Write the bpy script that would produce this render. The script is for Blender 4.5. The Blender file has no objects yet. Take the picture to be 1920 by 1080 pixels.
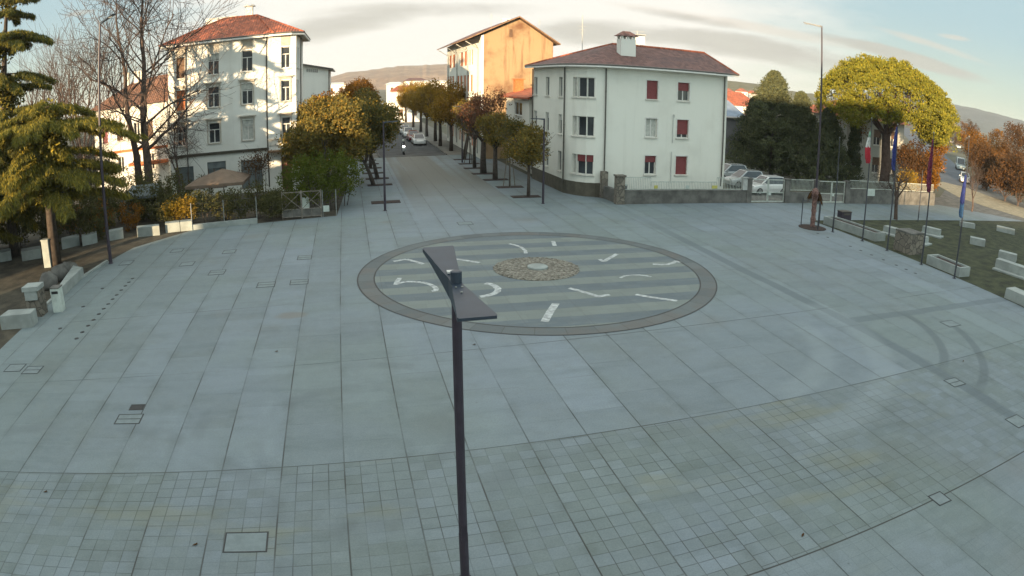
import bpy, math, random
from mathutils import Vector, Matrix
R = math.radians
rng = random.Random(11)
scene = bpy.context.scene
COL = scene.collection
CH = 8.5                                   # camera height above the paving
LENS = (1.35933615, -0.08401578)           # measured lens: r = f*(t + k*t^3), r in half picture widths
PITCH, ROLL, YAW = 0.29766281, -0.00843952, -0.23839646
_cr, _sr, _cp, _sp, _cy, _sy = math.cos(ROLL), math.sin(ROLL), math.cos(PITCH), math.sin(PITCH), math.cos(YAW), math.sin(YAW)
CAMR = Matrix(((_cy, -_sy, 0), (_sy, _cy, 0), (0, 0, 1))) @ Matrix(((1, 0, 0), (0, _cp, _sp), (0, -_sp, _cp))) @ Matrix(((_cr, 0, _sr), (0, 1, 0), (-_sr, 0, _cr)))

def theta_of(r):
    f, k = LENS
    t = r / f
    for _ in range(12):
        t -= (f * t * (1 + k * t * t) - r) / (f * (1 + 3 * k * t * t))
    return t
def ray(px, py):                           # survey: sight line through a point of the photograph
    x, y = (px - 960) / 960, -(py - 540) / 960
    r = math.hypot(x, y)
    t = theta_of(r)
    s = math.sin(t) / r if r > 1e-9 else 1 / LENS[0]
    return CAMR @ Vector((x * s, math.cos(t), y * s))
def G(px, py, z=0.0):
    d = ray(px, py); t = (z - CH) / d.z
    return Vector((d.x * t, d.y * t, z))
def onY(px, py, Y):
    d = ray(px, py); t = Y / d.y
    return Vector((d.x * t, Y, CH + d.z * t))
def onX(px, py, X):
    d = ray(px, py); t = X / d.x
    return Vector((X, d.y * t, CH + d.z * t))
def Hof(base, px, py):
    d = ray(px, py)
    return CH + d.z / math.hypot(d.x, d.y) * math.hypot(base[0], base[1])

# ---------------------------------------------------------------- materials
class NT:
    def __init__(s, tree): s.t = tree
    def n(s, kind, **kw):
        o = s.t.nodes.new(kind)
        for k, v in kw.items(): setattr(o, k, v)
        return o
    def put(s, sock, v):
        if isinstance(v, (int, float)): sock.default_value = v
        elif isinstance(v, (tuple, list)): sock.default_value = tuple(v) if len(v) != 3 or sock.type != 'RGBA' else (*v, 1)
        else: s.t.links.new(v, sock)
    def m(s, op, a, b=None, c=None, clamp=False):
        o = s.n('ShaderNodeMath', operation=op, use_clamp=clamp)
        for i, v in enumerate((a, b, c)):
            if v is not None: s.put(o.inputs[i], v)
        return o.outputs[0]
    def ss(s, v, e0, e1, lo=0.0, hi=1.0):
        o = s.n('ShaderNodeMapRange', interpolation_type='SMOOTHSTEP')
        for i, x in enumerate((v, e0, e1, lo, hi)): s.put(o.inputs[i], x)
        return o.outputs[0]
    def lin(s, v, e0, e1, lo=0.0, hi=1.0):
        o = s.n('ShaderNodeMapRange')
        for i, x in enumerate((v, e0, e1, lo, hi)): s.put(o.inputs[i], x)
        return o.outputs[0]
    def mix(s, f, a, b, blend='MIX'):
        o = s.n('ShaderNodeMix', data_type='RGBA', blend_type=blend)
        s.put(o.inputs[0], f); s.put(o.inputs[6], a); s.put(o.inputs[7], b)
        return o.outputs[2]
    def noise(s, vec, scale, detail=3.0, rough=0.5):
        o = s.n('ShaderNodeTexNoise'); s.put(o.inputs['Vector'], vec)
        o.inputs['Scale'].default_value = scale; o.inputs['Detail'].default_value = detail; o.inputs['Roughness'].default_value = rough
        return o.outputs[0]
    def xyz(s, x, y, z=0.0):
        o = s.n('ShaderNodeCombineXYZ')
        for i, v in enumerate((x, y, z)): s.put(o.inputs[i], v)
        return o.outputs[0]
    def white(s, vec):
        o = s.n('ShaderNodeTexWhiteNoise', noise_dimensions='3D'); s.put(o.inputs['Vector'], vec)
        return o.outputs['Value']
    def bump(s, h, dist=0.02, strength=0.6):
        o = s.n('ShaderNodeBump'); o.inputs['Strength'].default_value = strength; o.inputs['Distance'].default_value = dist
        s.put(o.inputs['Height'], h); return o.outputs[0]

def material(name):
    m = bpy.data.materials.new(name); m.use_nodes = True
    t = m.node_tree; b = t.nodes['Principled BSDF']
    return m, NT(t), b
def plain(name, col, rough=0.6, var=0.15, scale=3.0, metal=0.0, bump=0.0, bscale=20.0, spec=0.4):
    m, N, b = material(name)
    pos = N.n('ShaderNodeNewGeometry').outputs['Position']
    f = N.noise(pos, scale, 4, 0.6)
    c = N.mix(N.ss(f, 0.3, 0.7), tuple(x * (1 - var) for x in col), tuple(min(1, x * (1 + var)) for x in col))
    N.put(b.inputs['Base Color'], c)
    b.inputs['Roughness'].default_value = rough; b.inputs['Metallic'].default_value = metal
    b.inputs['Specular IOR Level'].default_value = spec
    if bump: N.put(b.inputs['Normal'], N.bump(N.noise(pos, bscale, 4, .6), bump))
    return m
def plaster(name, col, dirt=(.35, .32, .27), amt=0.35, streak=True):
    m, N, b = material(name)
    pos = N.n('ShaderNodeNewGeometry').outputs['Position']
    sp = N.n('ShaderNodeSeparateXYZ'); N.put(sp.inputs[0], pos)
    big = N.noise(pos, 0.35, 4, .6)
    st = N.noise(N.xyz(N.m('MULTIPLY', sp.outputs[0], 2.2), N.m('MULTIPLY', sp.outputs[1], 2.2), N.m('MULTIPLY', sp.outputs[2], .18)), 1.0, 4, .6)
    k = N.m('MULTIPLY', N.ss(big, .45, .75), amt)
    if streak: k = N.m('ADD', k, N.m('MULTIPLY', N.ss(st, .52, .8), amt * .8), clamp=True)
    N.put(b.inputs['Base Color'], N.mix(k, col, dirt))
    b.inputs['Roughness'].default_value = .85; b.inputs['Specular IOR Level'].default_value = .25
    N.put(b.inputs['Normal'], N.bump(N.noise(pos, 14, 3, .6), .01, .5))
    return m
def tiles(name, col, axis='X', pitch=.23):
    m, N, b = material(name)
    pos = N.n('ShaderNodeNewGeometry').outputs['Position']
    sp = N.n('ShaderNodeSeparateXYZ'); N.put(sp.inputs[0], pos)
    x = sp.outputs[0]; y = sp.outputs[1]
    a = x if axis == 'X' else y
    row = y if axis == 'X' else x
    ia = N.m('FLOOR', N.m('DIVIDE', a, pitch)); ir = N.m('FLOOR', N.m('DIVIDE', row, .36))
    w = N.white(N.xyz(ia, ir, 0))
    big = N.noise(pos, .5, 4, .65)
    c = N.mix(w, tuple(v * .62 for v in col), tuple(v * 1.3 for v in col))
    c = N.mix(N.m('MULTIPLY', N.ss(big, .45, .72), .6), c, (col[0] * .45, col[1] * .55, col[2] * .7))
    wv = N.m('ABSOLUTE', N.m('SINE', N.m('MULTIPLY', a, math.pi / pitch)))
    fr = N.m('FRACT', N.m('DIVIDE', row, .36))
    c = N.mix(N.ss(wv, 0, .35, .55, 0), c, tuple(v * .35 for v in col))
    N.put(b.inputs['Base Color'], c); b.inputs['Roughness'].default_value = .8
    N.put(b.inputs['Normal'], N.bump(N.m('ADD', wv, N.m('MULTIPLY', fr, .4)), .05, .8))
    return m
def leafmat(name, a, b_, c_, trans=.3):
    m, N, b = material(name)
    g = N.n('ShaderNodeNewGeometry'); oi = N.n('ShaderNodeObjectInfo')
    r = g.outputs['Random Per Island']
    col = N.mix(N.ss(r, .1, .55), a, b_)
    col = N.mix(N.ss(r, .7, 1.0), col, c_)
    col = N.mix(.18, col, N.mix(oi.outputs['Random'], tuple(v * .6 for v in a), tuple(v * 1.3 for v in c_)))
    d = N.n('ShaderNodeBsdfDiffuse'); N.put(d.inputs[0], col)
    tr = N.n('ShaderNodeBsdfTranslucent'); N.put(tr.inputs[0], col)
    mx = N.n('ShaderNodeMixShader'); mx.inputs[0].default_value = trans
    N.t.links.new(d.outputs[0], mx.inputs[1]); N.t.links.new(tr.outputs[0], mx.inputs[2])
    out = [n for n in N.t.nodes if n.type == 'OUTPUT_MATERIAL'][0]
    N.t.links.new(mx.outputs[0], out.inputs[0]); N.t.nodes.remove(b)
    return m
def emit(name, col, s):
    m, N, b = material(name)
    b.inputs['Base Color'].default_value = (*col, 1); b.inputs['Emission Color'].default_value = (*col, 1); b.inputs['Emission Strength'].default_value = s
    return m
def stonework(name, a, b_, size=.4):
    m, N, b = material(name)
    pos = N.n('ShaderNodeNewGeometry').outputs['Position']
    v = N.n('ShaderNodeTexVoronoi', feature='F1'); v2 = N.n('ShaderNodeTexVoronoi', feature='DISTANCE_TO_EDGE')
    for q in (v, v2): N.put(q.inputs['Vector'], pos); q.inputs['Scale'].default_value = 1 / size
    sep = N.n('ShaderNodeSeparateColor'); N.put(sep.inputs[0], v.outputs['Color'])
    c = N.mix(sep.outputs[0], a, b_)
    e = N.ss(v2.outputs['Distance'], 0, .09)
    N.put(b.inputs['Base Color'], N.mix(e, tuple(x * .45 for x in a), N.mix(N.m('MULTIPLY', N.noise(pos, 6, 4, .6), .6), c, tuple(x * .5 for x in b_))))
    b.inputs['Roughness'].default_value = .9
    N.put(b.inputs['Normal'], N.bump(N.m('ADD', e, N.noise(pos, 15, 4, .6)), .03))
    return m

M = {}
M['wall_white'] = plaster('white_plaster', (.66, .645, .575), dirt=(.46, .44, .38), amt=.34)
M['wall_cream'] = plaster('cream_plaster', (.66, .65, .60), amt=.25)
M['wall_gable'] = plaster('ochre_plaster', (.30, .205, .115), dirt=(.15, .075, .04), amt=1.1)
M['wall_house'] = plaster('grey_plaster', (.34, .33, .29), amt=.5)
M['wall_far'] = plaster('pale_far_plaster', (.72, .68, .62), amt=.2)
M['plinth'] = plain('brown_plinth', (.085, .075, .055), .9, .2, 2)
M['trim'] = plain('pale_trim', (.55, .52, .46), .8, .12, 3)
M['fascia'] = plain('white_fascia', (.62, .60, .56), .6, .08, 3)
M['soffit'] = plain('timber_soffit', (.20, .12, .07), .8, .3, 4)
M['roof'] = tiles('terracotta_tiles', (.33, .085, .036), 'X')
M['roof_dull'] = tiles('weathered_tiles', (.145, .068, .056), 'X')
M['roof_brown'] = tiles('brown_tiles', (.17, .075, .04), 'X')
M['roof_blue'] = plain('blue_grey_roofing', (.16, .19, .24), .5, .15, 1)
M['glass'] = plain('window_glass', (.035, .04, .045), .12, .3, .8, spec=.6)
M['curtain'] = plain('pale_curtain', (.42, .42, .38), .9, .2, 5)
M['frame_white'] = plain('white_window_frame', (.58, .56, .52), .5, .08, 4)
M['shutter_red'] = plain('dark_red_blind', (.17, .035, .035), .6, .2, 9)
M['shutter_orange'] = plain('orange_shutter', (.42, .12, .035), .7, .25, 5)
M['shutter_brown'] = plain('brown_shutter', (.10, .055, .03), .7, .25, 5)
M['pipe'] = plain('dark_downpipe', (.075, .065, .055), .45, .15, 4)
M['zinc'] = plain('grey_pipe', (.34, .34, .32), .5, .15, 4)
M['pole'] = plain('anthracite_paint', (.034, .026, .036), .45, .15, 3)
M['lamp_top'] = plain('lamp_casing', (.024, .034, .050), .45, .15, 3)
M['lens'] = plain('lamp_lens', (.5, .5, .48), .2, .05, 3)
M['flag_pole'] = plain('flagpole_paint', (.04, .042, .05), .4, .2, 3)
M['steel'] = plain('galvanised_steel', (.17, .175, .165), .5, .25, 5)
M['gate_paint'] = plain('pale_gate_paint', (.36, .38, .34), .5, .2, 5)
M['stone_light'] = plain('pale_stone', (.245, .265, .25), .85, .16, 1.2, bump=.01)
M['stone_wall'] = stonework('rubble_stone', (.12, .105, .085), (.24, .21, .165), .34)
M['stone_grey'] = plain('old_concrete', (.105, .10, .09), .9, .35, 1.2, bump=.012)
M['soil'] = plain('dark_soil', (.035, .022, .018), .95, .4, 6, bump=.02)
M['lawn'] = plain('winter_lawn', (.030, .034, .014), .95, .55, 1.3, bump=.03, bscale=30)
M['earth'] = plain('garden_earth', (.050, .042, .028), .95, .5, 1.0, bump=.03, bscale=18)
M['terrain'] = plain('terrain_ground', (.075, .072, .045), .95, .4, .05)
M['bark'] = plain('tree_bark', (.055, .042, .033), .9, .35, 5, bump=.02)
M['bark_warm'] = plain('grey_brown_bark', (.068, .046, .036), .9, .3, 5, bump=.02)
M['bark_pine'] = plain('pine_bark', (.075, .045, .034), .9, .35, 4, bump=.03)
M['iron'] = plain('cast_iron', (.025, .026, .027), .6, .2, 8)
M['cover'] = plain('paved_cover', (.15, .18, .185), .8, .12, 3)
M['mark'] = plain('white_inlay', (.35, .365, .36), .75, .38, 5)
M['black'] = plain('black_rubber', (.018, .018, .018), .7, .2, 8)
M['rim'] = plain('alloy_rim', (.35, .35, .36), .35, .1, 8, metal=.8)
M['burlap'] = plain('burlap_wrap', (.15, .085, .072), .95, .4, 7, bump=.02)
M['wood'] = plain('weathered_stake', (.13, .11, .085), .85, .3, 6)
M['sign_white'] = plain('white_sign_panel', (.42, .46, .42), .6, .15, 3)
M['sign_yellow'] = plain('yellow_sign_panel', (.42, .38, .10), .6, .1, 5)
M['asphalt'] = plain('asphalt', (.058, .058, .058), .9, .3, .7, bump=.01, bscale=40)
M['green_cloth'] = plain('green_flag_cloth', (.22, .38, .28), .85, .15, 6)
M['white_cloth'] = plain('white_flag_cloth', (.55, .55, .52), .85, .1, 6)
M['red_cloth'] = plain('red_flag_cloth', (.42, .03, .045), .85, .15, 6)
M['blue_cloth'] = plain('blue_flag_cloth', (.035, .05, .20), .85, .2, 6)
M['maroon_cloth'] = plain('maroon_flag_cloth', (.14, .02, .05), .85, .2, 6)
M['sky_cloth'] = plain('sky_blue_flag_cloth', (.03, .09, .20), .85, .2, 6)
M['parasol'] = plain('brown_canvas', (.15, .105, .075), .9, .15, 2)
M['awning'] = plain('grey_canvas', (.13, .15, .15), .85, .2, 2)
M['leaf_dark'] = leafmat('evergreen_oak_leaves', (.080, .084, .034), (.135, .118, .036), (.29, .17, .030))  # gold third tone stands in for sun on the crowns, scattered over all leaves
M['leaf_red'] = leafmat('russet_leaves', (.075, .060, .038), (.11, .062, .038), (.22, .080, .042))
M['leaf_gold'] = leafmat('golden_leaves', (.17, .115, .020), (.26, .165, .025), (.32, .19, .03))
M['leaf_orange'] = leafmat('orange_leaves', (.095, .050, .015), (.17, .075, .013), (.28, .125, .018))
M['leaf_green'] = leafmat('bright_green_leaves', (.060, .080, .014), (.095, .115, .020), (.13, .14, .025))
M['leaf_cedar'] = leafmat('cedar_needles', (.050, .062, .028), (.115, .112, .030), (.27, .20, .028), .15)  # bright yellow third tone imitates sunlit branch tops
M['leaf_pine'] = leafmat('stone_pine_needles', (.095, .102, .020), (.17, .163, .024), (.28, .225, .028), .12)
M['leaf_fir'] = leafmat('dark_conifer_needles', (.052, .064, .042), (.076, .088, .048), (.12, .115, .048), .1)
M['leaf_brown'] = leafmat('dry_brown_leaves', (.044, .030, .018), (.066, .040, .021), (.15, .070, .024))  # also kept dark in place of shade over the right-hand trees
M['leaf_hedge'] = leafmat('hedge_leaves', (.050, .054, .026), (.078, .078, .030), (.12, .10, .035), .1)

# ---------------------------------------------------------------- mesh builder
class MB:
    def __init__(s): s.v = []; s.f = []
    def quad(s, a, b, c, d):
        n = len(s.v); s.v += [tuple(a), tuple(b), tuple(c), tuple(d)]; s.f.append((n, n + 1, n + 2, n + 3))
    def poly(s, pts):
        n = len(s.v); s.v += [tuple(p) for p in pts]; s.f.append(tuple(range(n, n + len(pts))))
    def box(s, c, d, rz=0.0, taper=1.0):
        n = len(s.v); ca, sa = math.cos(rz), math.sin(rz)
        for z, k in ((-1, 1.0), (1, taper)):
            for x, y in ((-1, -1), (1, -1), (1, 1), (-1, 1)):
                px, py = x * d[0] / 2 * k, y * d[1] / 2 * k
                s.v.append((c[0] + px * ca - py * sa, c[1] + px * sa + py * ca, c[2] + z * d[2] / 2))
        s.f += [tuple(n + i for i in q) for q in ((3, 2, 1, 0), (4, 5, 6, 7), (0, 1, 5, 4), (1, 2, 6, 5), (2, 3, 7, 6), (3, 0, 4, 7))]
    def fbox(s, F, u0, u1, w0, w1, z0, z1):      # box in a facade frame: u along, w outward
        P, d, nn = F; n = len(s.v)
        for z in (z0, z1):
            for u, w in ((u0, w0), (u1, w0), (u1, w1), (u0, w1)):
                s.v.append((P[0] + d[0] * u + nn[0] * w, P[1] + d[1] * u + nn[1] * w, z))
        s.f += [tuple(n + i for i in q) for q in ((3, 2, 1, 0), (4, 5, 6, 7), (0, 1, 5, 4), (1, 2, 6, 5), (2, 3, 7, 6), (3, 0, 4, 7))]
    def prism(s, pts, z0, z1, cap=True):
        n = len(s.v); k = len(pts)
        s.v += [(p[0], p[1], z0) for p in pts] + [(p[0], p[1], z1) for p in pts]
        for i in range(k): j = (i + 1) % k; s.f.append((n + i, n + j, n + k + j, n + k + i))
        if cap: s.f.append(tuple(n + k + i for i in range(k))); s.f.append(tuple(n + k - 1 - i for i in range(k)))
    def tube(s, pts, rad, n=8, cap=True):
        pts = [Vector(p) for p in pts]; rings = []
        prev = None
        for i, p in enumerate(pts):
            a = pts[max(0, i - 1)]; b = pts[min(len(pts) - 1, i + 1)]
            d = (b - a)
            d = d.normalized() if d.length > 1e-9 else Vector((0, 0, 1))
            if prev is None: u = d.orthogonal().normalized()
            else:
                u = prev - d * prev.dot(d)
                u = u.normalized() if u.length > 1e-6 else d.orthogonal().normalized()
            prev = u; w = d.cross(u)
            r = rad[i] if isinstance(rad, (list, tuple)) else rad
            b0 = len(s.v)
            for k in range(n):
                t = 2 * math.pi * k / n
                s.v.append(tuple(p + (u * math.cos(t) + w * math.sin(t)) * r))
            rings.append(b0)
        for a, b in zip(rings, rings[1:]):
            for k in range(n): j = (k + 1) % n; s.f.append((a + k, a + j, b + j, b + k))
        if cap:
            s.f.append(tuple(rings[0] + n - 1 - k for k in range(n))); s.f.append(tuple(rings[-1] + k for k in range(n)))
    def lathe(s, c, prof, n=16):
        rings = []
        for r, z in prof:
            rings.append(len(s.v))
            for k in range(n):
                t = 2 * math.pi * k / n; s.v.append((c[0] + r * math.cos(t), c[1] + r * math.sin(t), c[2] + z))
        for a, b in zip(rings, rings[1:]):
            for k in range(n): j = (k + 1) % n; s.f.append((a + k, a + j, b + j, b + k))
        s.f.append(tuple(rings[0] + n - 1 - k for k in range(n))); s.f.append(tuple(rings[-1] + k for k in range(n)))
    def leaf(s, p, d, up, l, w):                 # one leaf: a kinked rhombus
        d = d.normalized(); sd = d.cross(up)
        if sd.length < 1e-4: sd = d.orthogonal()
        sd.normalize(); nn = sd.cross(d)
        n = len(s.v)
        s.v += [tuple(p - d * l * .5), tuple(p + sd * w * .5 + nn * w * .15), tuple(p + d * l * .5), tuple(p - sd * w * .5 + nn * w * .15)]
        s.f.append((n, n + 1, n + 2, n + 3))
    def build(s, name, mat, parent=None, smooth=False, origin=None):
        o = Vector((0, 0, 0))
        if parent is not None:
            q = parent
            while q is not None: o += q.location; q = q.parent
        if origin is not None: o = Vector(origin)
        me = bpy.data.meshes.new(name)
        me.from_pydata([(x - o.x, y - o.y, z - o.z) for x, y, z in s.v] if o.length else s.v, [], s.f)
        if smooth: me.polygons.foreach_set('use_smooth', [True] * len(me.polygons))
        me.materials.append(mat if not isinstance(mat, str) else M[mat])
        me.update()
        ob = bpy.data.objects.new(name, me); COL.objects.link(ob)
        if parent is not None: ob.parent = parent
        elif origin is not None: ob.location = origin
        return ob
def tag(o, label=None, cat=None, group=None, kind=None):
    for k, v in (('label', label), ('category', cat), ('group', group), ('kind', kind)):
        if v: o[k] = v
    return o
def thing(name, label, cat, loc, group=None):
    o = bpy.data.objects.new(name, None); COL.objects.link(o); o.empty_display_size = .3
    o.location = (loc[0], loc[1], loc[2] if len(loc) > 2 else 0)
    return tag(o, label, cat, group)
def copy_tree(o, parent=None):
    c = o.copy(); COL.objects.link(c); c.parent = parent
    for ch in list(o.children): copy_tree(ch, c)
    return c
def place_copy(o, loc, rz=0, scale=1, label=None, cat=None, group=None):
    c = copy_tree(o); c.location = (loc[0], loc[1], loc[2] if len(loc) > 2 else 0)
    c.rotation_euler = (0, 0, rz); c.scale = (scale,) * 3 if not isinstance(scale, tuple) else scale
    return tag(c, label, cat, group)
def frame(p0, p1):
    d = Vector((p1[0] - p0[0], p1[1] - p0[1])); L = d.length; d /= L
    return (p0, (d.x, d.y), (d.y, -d.x)), L      # outward to the right of p0 -> p1 (towards the viewer when going +X)

# ---------------------------------------------------------------- camera, sun, sky
cam = bpy.data.cameras.new('camera'); co = bpy.data.objects.new('camera', cam); COL.objects.link(co)
_r, _f, _u = CAMR @ Vector((1, 0, 0)), CAMR @ Vector((0, 1, 0)), CAMR @ Vector((0, 0, 1))
co.matrix_world = Matrix(((_r.x, _u.x, -_f.x, 0), (_r.y, _u.y, -_f.y, 0), (_r.z, _u.z, -_f.z, CH), (0, 0, 0, 1)))
cam.type = 'PANO'; cam.sensor_width = 36; cam.sensor_fit = 'HORIZONTAL'; cam.clip_start = .1; cam.clip_end = 20000; cam.lens = 22
pc = cam if hasattr(cam, 'fisheye_polynomial_k1') else cam.cycles
pc.panorama_type = 'FISHEYE_LENS_POLYNOMIAL'
pc.fisheye_fov = math.pi
def polyfit():                                   # theta(r) = k1 r + k2 r^2 + k3 r^3 + k4 r^4, r in mm
    S = [i / 60 * 1.2 for i in range(1, 61)]
    A = [[(18 * r / 20) ** k for k in (1, 2, 3, 4)] for r in S]; B = [theta_of(r) for r in S]
    n = 4; Mx = [[sum(a[i] * a[j] for a in A) for j in range(n)] + [sum(a[i] * b for a, b in zip(A, B))] for i in range(n)]
    for i in range(n):
        p = max(range(i, n), key=lambda q: abs(Mx[q][i])); Mx[i], Mx[p] = Mx[p], Mx[i]
        for j in range(n):
            if j != i:
                k = Mx[j][i] / Mx[i][i]; Mx[j] = [a - k * b for a, b in zip(Mx[j], Mx[i])]
    return [Mx[i][n] / Mx[i][i] / 20 ** (i + 1) for i in range(n)]
k1, k2, k3, k4 = polyfit()
pc.fisheye_polynomial_k0 = 0.0
pc.fisheye_polynomial_k1, pc.fisheye_polynomial_k2, pc.fisheye_polynomial_k3, pc.fisheye_polynomial_k4 = -k1, -k2, -k3, -k4
scene.camera = co

SUN_AZ, SUN_EL = R(38), R(7.0)                   # direction of travel: 38 degrees right of the avenue axis
TE = math.tan(SUN_EL)
sl = bpy.data.lights.new('sun', 'SUN'); sl.energy = 5.0; sl.angle = R(.53); sl.color = (1.0, .75, .46)
so = bpy.data.objects.new('sun', sl); COL.objects.link(so)
trav = Vector((math.sin(SUN_AZ) * math.cos(SUN_EL), math.cos(SUN_AZ) * math.cos(SUN_EL), -math.sin(SUN_EL)))
so.rotation_euler = trav.to_track_quat('-Z', 'Y').to_euler(); so.location = (-60, -60, 60)

w = bpy.data.worlds.new('World'); scene.world = w; w.use_nodes = True
N = NT(w.node_tree); w.node_tree.nodes.clear()
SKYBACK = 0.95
HAZE = .00018
sky = N.n('ShaderNodeTexSky', sky_type='NISHITA'); sky.sun_disc = False; sky.sun_elevation = SUN_EL; sky.sun_rotation = R(218); sky.altitude = 100; sky.dust_density = 1.2; sky.ozone_density = 1.2
tc = N.n('ShaderNodeTexCoord').outputs['Generated']
sp = N.n('ShaderNodeSeparateXYZ'); N.put(sp.inputs[0], tc)
dx, dy, dz = sp.outputs
az = N.m('ARCTAN2', dx, dy)                      # 0 along the avenue, + to the right
el = N.m('ARCSINE', dz)
def skypos(px, py):
    d = ray(px, py); return math.atan2(d.x, d.y), math.asin(d.z)
warp = N.m('SUBTRACT', N.noise(N.xyz(N.m('MULTIPLY', az, 6.0), N.m('MULTIPLY', el, 26.0), 1.3), 1.0, 6, .62), .5)
fine = N.m('SUBTRACT', N.noise(N.xyz(N.m('MULTIPLY', az, 16.0), N.m('MULTIPLY', el, 60.0), 5.1), 1.0, 5, .6), .5)
def bank(px, py, hw, hh, tilt=0.0, soft=1.3, amp=2.0):          # one cloud bank at its place in the sky
    a0, e0 = skypos(px, py); wa, we = hw / 1305, hh / 1305
    da = N.m('SUBTRACT', az, a0)
    u = N.m('DIVIDE', da, wa); v = N.m('DIVIDE', N.m('SUBTRACT', N.m('SUBTRACT', el, e0), N.m('MULTIPLY', da, -tilt)), we)
    q = N.m('ADD', N.m('MULTIPLY', u, u), N.m('MULTIPLY', v, v))
    return N.ss(N.m('ADD', N.m('SUBTRACT', 1.0, q), N.m('ADD', N.m('MULTIPLY', warp, amp), N.m('MULTIPLY', fine, .5))), 0.0, soft)
def anyof(*k):
    o = k[0]
    for q in k[1:]: o = N.m('MAXIMUM', o, q)
    return o
grey = anyof(bank(640, 45, 260, 30, -.14, 1.2), bank(800, 18, 260, 20, .0, 1.4), bank(1110, 62, 150, 34, .0, 1.1), bank(1420, 92, 380, 30, .06, .9), bank(1700, 108, 200, 16, .12, .8), bank(1290, 34, 120, 11, .1), bank(440, 40, 80, 12, 0, 1.3), bank(150, 24, 46, 7, 0, 1.2))
a1, a2 = skypos(330, 60)[0], skypos(1480, 60)[0]
white = N.m('MULTIPLY', N.ss(N.m('ADD', az, N.m('MULTIPLY', warp, .35)), a1 - .14, a1 + .14), N.ss(N.m('ADD', az, N.m('MULTIPLY', warp, .35)), a2 + .20, a2 - .16))
high = N.noise(N.xyz(dx, dy, N.m('MULTIPLY', dz, 2.0)), 2.2, 6, .6)
white = N.m('MAXIMUM', white, N.m('MULTIPLY', N.ss(el, .30, .55), N.ss(high, .42, .6)))
pink = anyof(bank(1420, 52, 330, 12, .10, 1.2), bank(1760, 88, 150, 9, .14, 1.2), bank(1790, 70, 40, 6, 0, 1.2))
lo = N.ss(el, -.02, .16)
clear = N.mix(lo, (3.75, 4.45, 3.65), (2.65, 3.75, 4.25))
clear = N.mix(.85, N.mix(1.0, sky.outputs[0], (.45, .45, .45), 'MULTIPLY'), clear)
skyc = N.mix(N.m('MULTIPLY', white, .94), clear, (5.35, 5.3, 5.08))
skyc = N.mix(N.m('MULTIPLY', pink, .55), skyc, (4.3, 3.9, 3.4))
gcol = N.mix(N.m('ADD', N.m('MULTIPLY', warp, 1.6), .5, clamp=True), (2.6, 2.62, 2.45), (3.5, 3.5, 3.2))
skyc = N.mix(N.m('MULTIPLY', grey, .86), skyc, gcol)
back = N.ss(N.m('COSINE', N.m('SUBTRACT', az, -YAW)), .45, -.35)          # sky behind the view, towards the low sun, boosted to keep the walls lit
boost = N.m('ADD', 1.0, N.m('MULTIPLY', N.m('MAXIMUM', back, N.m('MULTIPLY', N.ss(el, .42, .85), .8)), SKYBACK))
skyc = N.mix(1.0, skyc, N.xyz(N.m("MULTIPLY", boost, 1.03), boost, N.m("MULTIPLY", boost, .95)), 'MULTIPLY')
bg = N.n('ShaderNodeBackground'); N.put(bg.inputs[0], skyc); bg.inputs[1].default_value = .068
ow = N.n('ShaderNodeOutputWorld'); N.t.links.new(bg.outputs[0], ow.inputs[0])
scene.view_settings.view_transform = 'Standard'; scene.view_settings.look = 'None'
scene.view_settings.exposure = 1.48; scene.view_settings.gamma = 1.0; scene.view_settings.use_curve_mapping = False
scene.render.engine = 'CYCLES'; scene.cycles.max_bounces = 5; scene.cycles.diffuse_bounces = 3; scene.cycles.use_denoising = True

# ================================================================ SETTING
def sheet(name, polys, z, mat, kind='structure'):
    b = MB()
    for p in polys: b.poly([(x, y, z) for x, y in p])
    return tag(b.build(name, mat), kind=kind)
sheet('ground', [[(-1500, -80), (3200, -80), (3200, 3200), (-1500, 3200)]], -.03, 'terrain')
CX, CY, CR = 8.289, 29.183, 8.112
# paved piazza
m, N, b = material('piazza_paving')
pos = N.n('ShaderNodeNewGeometry').outputs['Position']
sp = N.n('ShaderNodeSeparateXYZ'); N.put(sp.inputs[0], pos); X, Y = sp.outputs[0], sp.outputs[1]
def dist_line(v, period, off):
    q = N.m('DIVIDE', N.m('SUBTRACT', v, off), period)
    return N.m('MULTIPLY', N.m('ABSOLUTE', N.m('SUBTRACT', N.m('FRACT', N.m('ADD', q, .5)), .5)), period), N.m('FLOOR', q)
dl, il = dist_line(X, 1.5085, -.583)
cross = [N.m('SUBTRACT', Y, N.m('ADD', N.m('MULTIPLY', X, s), o)) for o, s in ((7.756, .0456), (14.155, .032), (20.37, .053), (26.7, .053), (33.0, .05))]
dc = cross[0]
dmin = N.m('ABSOLUTE', cross[0])
zone = 0.0
for c in cross[1:]: dmin = N.m('MINIMUM', dmin, N.m('ABSOLUTE', c))
seam_noise = N.noise(pos, .35, 3, .6)
lineL = N.m('MULTIPLY', N.m('MULTIPLY', N.ss(dl, .026, .006), N.ss(seam_noise, .34, .62, .2, .9)), N.ss(X, 6, 22, 1, .5))
lineC = N.m('MULTIPLY', N.ss(dmin, .028, .008), N.ss(N.noise(pos, .22, 2, .5), .38, .58, .10, .9))
lineC = N.m('MULTIPLY', lineC, N.ss(Y, 22, 36, 1, .15))
lineC = N.m('MAXIMUM', lineC, N.m('MULTIPLY', N.ss(N.m('ABSOLUTE', cross[0]), .030, .012), .95))
lineC = N.m('MAXIMUM', lineC, N.m('MULTIPLY', N.ss(N.m('ABSOLUTE', cross[1]), .024, .008), .75))
ingrid = N.m('MULTIPLY', N.ss(cross[0], -.01, .01), N.ss(cross[1], .01, -.01))
ingrid = N.m('MAXIMUM', ingrid, N.m('MULTIPLY', N.ss(cross[0], .01, -.01), .35))
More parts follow.
